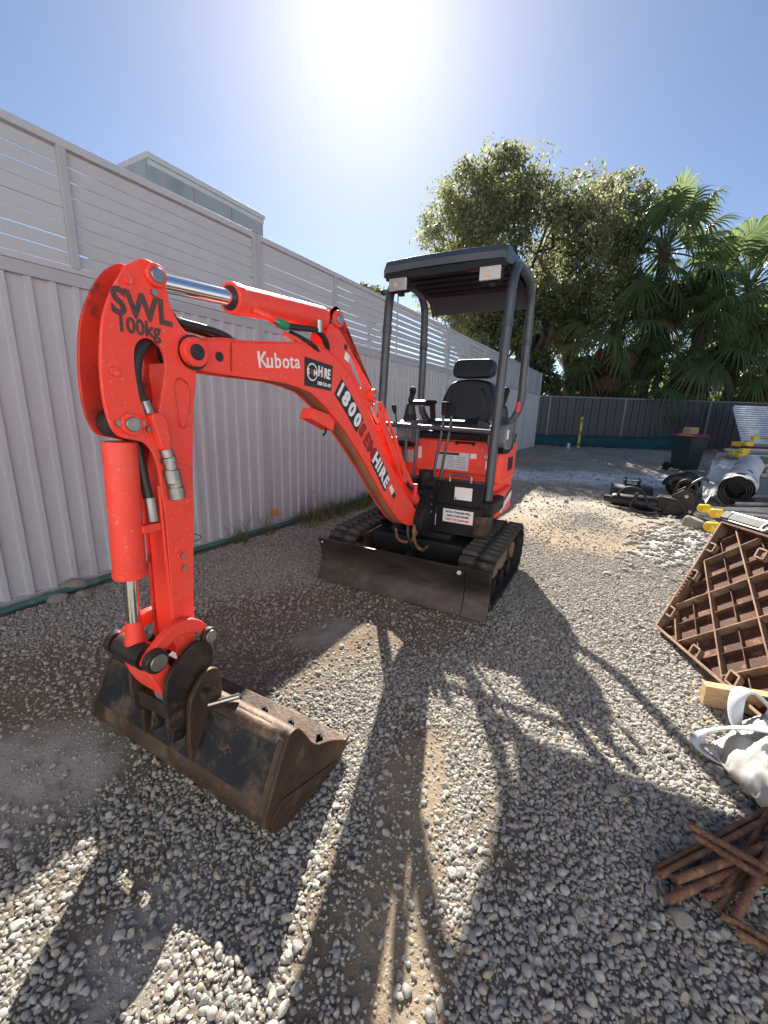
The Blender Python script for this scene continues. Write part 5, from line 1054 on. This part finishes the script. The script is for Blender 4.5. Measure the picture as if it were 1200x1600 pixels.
MB().tube(catmull([(-.29, -.04, .05), (-.20, -.02, .12), (-.08, .0, .17), (.06, -.02, .20)], 5), .0022, 6).build('stitching', M['thread_blue'], bag)
# --- pale broken rubble heap behind the grid
rs = np.random.RandomState(77); rb = MB()
for i in range(560):
    a = rs.normal(size=2) * np.array([.27, .42]); x, y = 2.86 + a[0] + a[1] * .55, 3.75 + a[1]; r = rs.uniform(.008, .038); v = IV * 1.0
    for _ in range(6):
        n_ = rs.normal(size=3); n_ /= np.linalg.norm(n_); t = v @ n_; v = v - np.outer(np.clip(t - rs.uniform(.45, .8), 0, None), n_)
    v = v * r * rs.uniform([.8, .7, .5], [1.3, 1.1, .8]) + np.array([x, y, G(x, y) + r * .2]); rb.add(v.tolist(), IF)
tag(rb.build('rubble', M['pale_rubble'], ang=30), 'heap of pale broken rubble behind the rusty grid', 'rubble', kind='stuff')
# --- rebar
RODS = [((0.761, 0.848, 0.02), (1.126, 0.99, 0.03)), ((0.753, 0.827, 0.02), (1.118, 0.962, 0.035)), ((0.785, 0.815, 0.02), (1.09, 0.89, 0.05)), ((0.742, 0.776, 0.02), (0.974, 0.847, 0.03)), ((0.838, 0.78, 0.02), (0.972, 0.812, 0.025)), ((0.893, 0.935, 0.06), (1.001, 0.8, 0.085)), ((0.896, 0.917, 0.055), (0.985, 0.782, 0.08)), ((0.849, 0.743, 0.02), (0.913, 0.687, 0.03)), ((0.854, 0.709, 0.02), (0.898, 0.669, 0.025)), ((0.872, 0.733, 0.03), (1.052, 0.857, 0.06)), ((0.853, 0.759, 0.015), (0.944, 0.812, 0.02)), ((0.899, 0.796, 0.02), (1.13, 0.961, 0.03))]
RL = ['topmost left of two parallel rods pointing left out of the pile', 'lower of the two parallel rods at the top left of the pile', 'thick ribbed rod pointing left in the middle of the pile', 'lowest rod pointing left, its end farthest from the bag', 'short rod end under the crossing rods in mid pile', 'upper of two rods crossing over the top of the pile', 'lower of two rods crossing over the top of the pile', 'rod running to the bottom right corner of the pile', 'lowest rod at the bottom edge of the pile', 'thick ribbed rod rising steeply at the right of the pile', 'buried rod end at the bottom of the pile', 'buried rod running under the middle of the pile']
for i, ((a, b), lab) in enumerate(zip(RODS, RL)):
    a, b = Vector(a), Vector(b); x = (b - a).normalized(); L = max(.55, (b - a).length * 1.5); r = .0108 if i in (2, 3, 9) else .0086
    zs = G(a.x, a.y) + .012 + (i % 3) * .004; P = []; R_ = []; k = 0; s_ = 0.0
    while s_ < L:
        P.append(x * s_); R_.append(r * (.96, .96, 1.10)[k % 3]); s_ += .0045; k += 1
    o = MB().tube(P, r, 12, True, R_).build('rebar', M['rust'], ang=50); o.location = a + Vector((0, 0, zs - .004)); tag(o, 'rusty ribbed rebar, ' + lab, 'rebar', 'rusty rebar pile')
# ------------------------------------------------------------------ trees, palms, house beyond the fences
def leaf_cloud(centres, radii, per, size, seed, flat=.75, aspect=2.2, droop=.3):
    """many small leaf quads gathered round twig ends"""
    rs = np.random.RandomState(seed); n = len(centres) * per
    c = np.repeat(np.asarray(centres), per, 0); r = np.repeat(np.asarray(radii), per)[:, None]
    d = rs.normal(size=(n, 3)); d /= np.linalg.norm(d, axis=1)[:, None]; d *= rs.rand(n, 1) ** .55; d[:, 2] *= flat; p = c + d * r
    ax = rs.normal(size=(n, 3)); ax[:, 2] -= droop; ax /= np.linalg.norm(ax, axis=1)[:, None]; t = rs.normal(size=(n, 3)); b = np.cross(ax, t); b /= np.linalg.norm(b, axis=1)[:, None] + 1e-9
    s = size * rs.uniform(.6, 1.3, (n, 1)); l = ax * s * aspect / 2; w = b * s / 2
    v = np.stack([p - l, p + w, p + l, p - w], 1).reshape(-1, 3); f = np.arange(n * 4).reshape(-1, 4)
    me = bpy.data.meshes.new('leaves'); me.from_pydata(v.tolist(), [], f.tolist()); me.update(); return me
def limb(b, p0, p1, r0, r1, rs, n=5, wob=.12, sides=7):
    p0, p1 = Vector(p0), Vector(p1); L = (p1 - p0).length; P = []
    for i in range(n + 1):
        t = i / n; w = math.sin(t * math.pi) * wob * L; P.append(p0.lerp(p1, t) + Vector((rs.normal() * w * .5, rs.normal() * w * .5, w * .35)))
    b.tube(catmull(P, 2), 1, sides, False, [r0 + (r1 - r0) * i / (2 * n) for i in range(2 * n + 1)]); return P
def tree(name, label, base, trunk_h, cen, rad, ncl, per, lsize, seed, lm='leaf_olive', tr=.22, group=None, nl=9, clr=.55, shell=.35, lean=(0, 0)):
    rs = np.random.RandomState(seed); root = empty(name, base); tag(root, label, 'tree', group); base = Vector(base); C0 = Vector(cen) - base; b = MB()
    fork = Vector((lean[0], lean[1], trunk_h)); limb(b, (0, 0, -.1), fork, tr, tr * .75, rs, 4, .03, 10); samples = []
    for i in range(nl):
        a = 2 * math.pi * (i + rs.rand() * .6) / nl; e = rs.uniform(.1, 1.3); q = C0 + Vector((math.cos(a) * math.cos(e) * rad[0], math.sin(a) * math.cos(e) * rad[1], math.sin(e) * rad[2])) * .72
        P = limb(b, fork - Vector((0, 0, rs.rand() * trunk_h * .25)), q, tr * rs.uniform(.38, .6), tr * .10, rs, 6, .12, 7); samples += P[2:]
        for p in P[3:]:
            for _ in range(2): e2 = p + Vector((rs.normal() * rad[0] * .15, rs.normal() * rad[1] * .15, abs(rs.normal()) * rad[2] * .10)); samples += limb(b, p, e2, tr * .13, tr * .04, rs, 3, .12, 5)[1:]
    cl = []; rr = []
    while len(cl) < ncl:
        d = rs.normal(size=3); d /= np.linalg.norm(d); k = rs.uniform(shell, 1) ** .6; d = np.sign(d) * np.abs(d) ** .8; p = np.array(C0) + d * np.array(rad) * k
        lump = fbm(np.array([p[0] * .45 + seed]), np.array([p[2] * .45 + p[1] * .3]), 3)[0]
        if p[2] + base.z < 1.0 or lump < .37 + .05 * (k > .8): continue
        cl.append(p); rr.append(rs.uniform(.6, 1.25) * clr)
    for p in cl:
        v = Vector(p); s = min(samples, key=lambda q: (q - v).length_squared); limb(b, s, v, tr * .06, tr * .018, rs, 2, .08, 4)
    b.build('trunk', M['bark'], root, ang=80); link('crown', leaf_cloud(cl, rr, per, lsize, seed + 1), M[lm], root); return root
tree('broadleaf_tree', 'tall spreading olive green tree behind the dark fence', (6.4, 19.4, 0), 3.0, (5.5, 19.7, 7.1), (4.5, 2.8, 4.15), 760, 100, .078, 21, tr=.28, nl=12, clr=.62, shell=.30)
tree('broadleaf_tree', 'smaller bronze tipped tree crown between the big tree and the palms', (8.8, 21.2, 0), 3.8, (8.7, 21.0, 8.0), (2.4, 2.2, 3.9), 240, 90, .085, 33, tr=.2, nl=8, clr=.6)
tree('dense_tree', 'low dark leafy tree hanging over the corner of the fences', (4.9, 19.4, 0), 1.8, (5.2, 19.2, 3.9), (2.2, 1.5, 2.8), 190, 90, .08, 44, 'leaf_dark', .14, nl=8, clr=.5)
tree('distant_tree', 'small dark treetop peeping over the slatted fence', (-1.45, 31, 0), 6.2, (-1.3, 31, 8.2), (1.35, 1.1, 1.25), 70, 45, .14, 55, 'leaf_dark', .16, nl=6, clr=.42)
an = empty('antenna_mast', (.47, 30, 0)); tag(an, 'thin antenna mast seen beyond the slatted fence', 'mast'); MB().cyl((0, 0, 0), (0, 0, 9.4), .04, 8).build('pole', M['grey_metal'], an); MB().beam((-.25, 0, 9.2), (.25, 0, 9.2), .03, .03).build('cross_arm', M['grey_metal'], an)
def shrub(base, rad, ncl, per, ls, seed, lm, label, grp='shrubs behind the dark fence'):
    rs = np.random.RandomState(seed); root = empty('shrub', base); tag(root, label, 'shrub', grp); b = MB(); cl = []; rr = []
    while len(cl) < ncl:
        d = rs.normal(size=3); d /= np.linalg.norm(d); p = np.array([0, 0, rad[2]]) + d * np.array(rad) * rs.uniform(.3, 1) ** .6
        if p[2] < .15: continue
        cl.append(p); rr.append(rs.uniform(.28, .5))
    for k in range(7): limb(b, (rs.normal() * .15, rs.normal() * .15, 0), cl[k * 3], .035, .01, rs, 3, .1, 5)
    b.build('stem', M['bark'], root, ang=80); link('foliage', leaf_cloud(cl, rr, per, ls, seed + 1, .9), M[lm], root)
for i, (x, y, rx_, rz_, lm, lab) in enumerate(((6.9, 18.9, 1.2, 1.75, 'leaf_dark', 'dark shrub rising over the dark fence nearest the excavator canopy'), (8.7, 19.2, 1.3, 1.9, 'leaf_dark', 'dark shrub over the fence between the first two light posts'), (10.8, 20.6, 1.3, 1.5, 'leaf_dark', 'dark shrub behind the thick palm trunk'), (12.0, 18.6, .8, 1.15, 'leaf_lime', 'small bright lime shrub lit by the sun just above the fence'), (13.6, 20.3, 1.3, 1.6, 'leaf_dark', 'dark shrub under the middle palm'), (15.4, 19.0, 1.3, 1.35, 'leaf_lime', 'sunlit yellow green shrub above the corrugated iron'), (17.4, 20.2, 1.6, 2.1, 'leaf_dark', 'dark shrub at the right edge beyond the fence'))):
    shrub((x, y, 0), (rx_, .9, rz_), 75, 60, .10, 60 + i, lm, lab)
# fan palms
def frond_mesh(seed, el, R=1.25, pet=1.3, nseg=36, dry=False, g=1.0):
    """fan frond lifted by el and then bent down by its own weight"""
    rs = np.random.RandomState(seed); b = MB(); rot = Matrix.Rotation(-math.radians(el), 3, 'Y'); roll = Matrix.Rotation(rs.normal() * .3, 3, 'X')
    def place(x, y, z, bend): v = rot @ (roll @ Vector((x, y, z))); return Vector((v.x, v.y, v.z - bend))
    pb = lambda t: .10 * g * t * t * pet
    b.tube([place(pet * t, 0, .05 * math.sin(t * 3.1), pb(t)) for t in np.linspace(0, 1, 8)], .02, 5, False, [.032 - .02 * k / 7 for k in range(8)])
    for k in range(nseg):
        a = math.radians(-135 + 270 * (k + .5) / nseg); L = R * (1 - .20 * abs(a / 2.35) ** 2) * rs.uniform(.9, 1.06); w = math.radians(270 / nseg) * .5; rows = []; dr = g * rs.uniform(.75, 1.35); tw = rs.normal() * .06
        for t in (0.02, .25, .48, .66, .80, .92, 1.0):
            ww = (w * t * L if t <= .48 else w * .48 * L * (1 - (t - .48) / .54)) + .002; bend = pb(1) + dr * .62 * L * max(0, t - .32) ** 1.7 + .12 * t * g; cx, cy = math.cos(a + tw * t), math.sin(a + tw * t); z = -.10 * abs(a / 2.35) * t * L; rad_ = L * t * (1 - .18 * max(0, t - .5))
            px, py = pet + rad_ * cx, rad_ * cy; rows.append([place(px + cy * ww, py - cx * ww, z, bend), place(px, py, z + .4 * ww, bend), place(px - cy * ww, py + cx * ww, z, bend)])
        b.sheet(rows)
    me = b.mesh('frond', ang=180); me.materials.append(M['dry_leaf' if dry else 'palm_leaf']); return me
ELS = (72, 48, 26, 4, -20, -46); FR = [[frond_mesh(i * 10 + k, e, g=(1.0, 1.3)[k % 2]) for k in range(2)] for i, e in enumerate(ELS)]; FD = [frond_mesh(90 + i, -68, .95, .9, 24, True, .6) for i in range(3)]
def palm(x, y, h, sc, nf, ndry, seed, label, tr=.17):
    rs = np.random.RandomState(seed); r = empty('fan_palm', (x, y, 0)); tag(r, label, 'palm tree', 'fan palms behind the dark fence')
    P = [Vector((rs.normal() * .06, rs.normal() * .06, h * t)) for t in np.linspace(0, 1, 9)]; rr = [tr * (1.25 - .35 * t + .08 * math.sin(t * 60)) for t in np.linspace(0, 1, 33)]
    MB().tube(catmull(P, 4), tr, 12, True, rr).build('trunk', M['palm_bark'], r, ang=80)
    for k in range(nf):
        u = (k + .5) / nf; c = min(5, int(u * 6.0)); o = link('frond', FR[c][rs.randint(2)], None, r); a = k * 2.39996 + rs.normal() * .2
        o.location = P[-1] + Vector((math.cos(a) * tr * .6, math.sin(a) * tr * .6, -.45 * u)); o.rotation_euler = (rs.normal() * .10, rs.normal() * .10, a); s = sc * rs.uniform(.82, 1.12); o.scale = (s, s, s)
    for k in range(ndry):
        a = rs.uniform(0, 6.28); o = link('dry_frond', FD[k % 3], None, r); o.location = P[-1] + Vector((math.cos(a) * tr, math.sin(a) * tr, -.4 - rs.rand() * 1.6)); o.rotation_euler = (0, rs.normal() * .12, a); o.scale = [sc * rs.uniform(.7, 1)] * 3
palm(10.9, 18.8, 7.95, 1.15, 40, 22, 1, 'tallest fan palm standing against the sky behind the dark fence', .22)
palm(14.5, 18.5, 6.7, 1.2, 38, 14, 2, 'fan palm with crown cut by the right edge of the picture', .2)
palm(9.6, 18.9, 5.2, 1.1, 30, 16, 3, 'shaded fan palm on a thick dark trunk beside the big tree', .34)
palm(12.6, 18.1, 5.0, 1.1, 32, 14, 4, 'middle fan palm with brown hanging skirt below the tallest palm', .24)
palm(15.7, 17.9, 4.4, 1.05, 28, 6, 5, 'low fan palm drooping over the fence above the corrugated iron', .18)
palm(11.2, 18.1, 3.2, .95, 22, 4, 6, 'young fan palm with low dark fronds over the dark fence', .14)
# neighbouring house
hs_ = empty('brick_house', (20, 29, 0)); tag(hs_, 'tan house with brown tiled roof glimpsed between the palm trunks', 'house')
MB().box((0, 1.5, 1.55), (15, 3, 3.1)).build('wall', M['house_wall'], hs_)
rows = []
for k in range(61):
    t = k / 60; st = (t * 20) % 1; rows.append([(x, -.6 + t * 3.6, 3.0 + t * 2.3 + .05 * (1 - st) + .02 * math.cos(x * 21)) for x in np.linspace(-7.9, 7.9, 160)])
rf = MB().sheet(rows).build('roof', M['roof_tile'], hs_, solid=.03, ang=25); MB().box((0, -.62, 2.96), (15.9, .04, .18)).build('gutter', M['cladding_trim'], hs_, bevel=.01)
for x in (-5.5, -2.0, 1.5):
    wf = MB().box((x, -.02, 1.75), (1.5, .06, 1.2)).build('window', M['cladding_trim'], hs_, bevel=.01); MB().box((x, -.06, 1.75), (1.36, .02, 1.06)).build('pane', M['film_black'], wf)
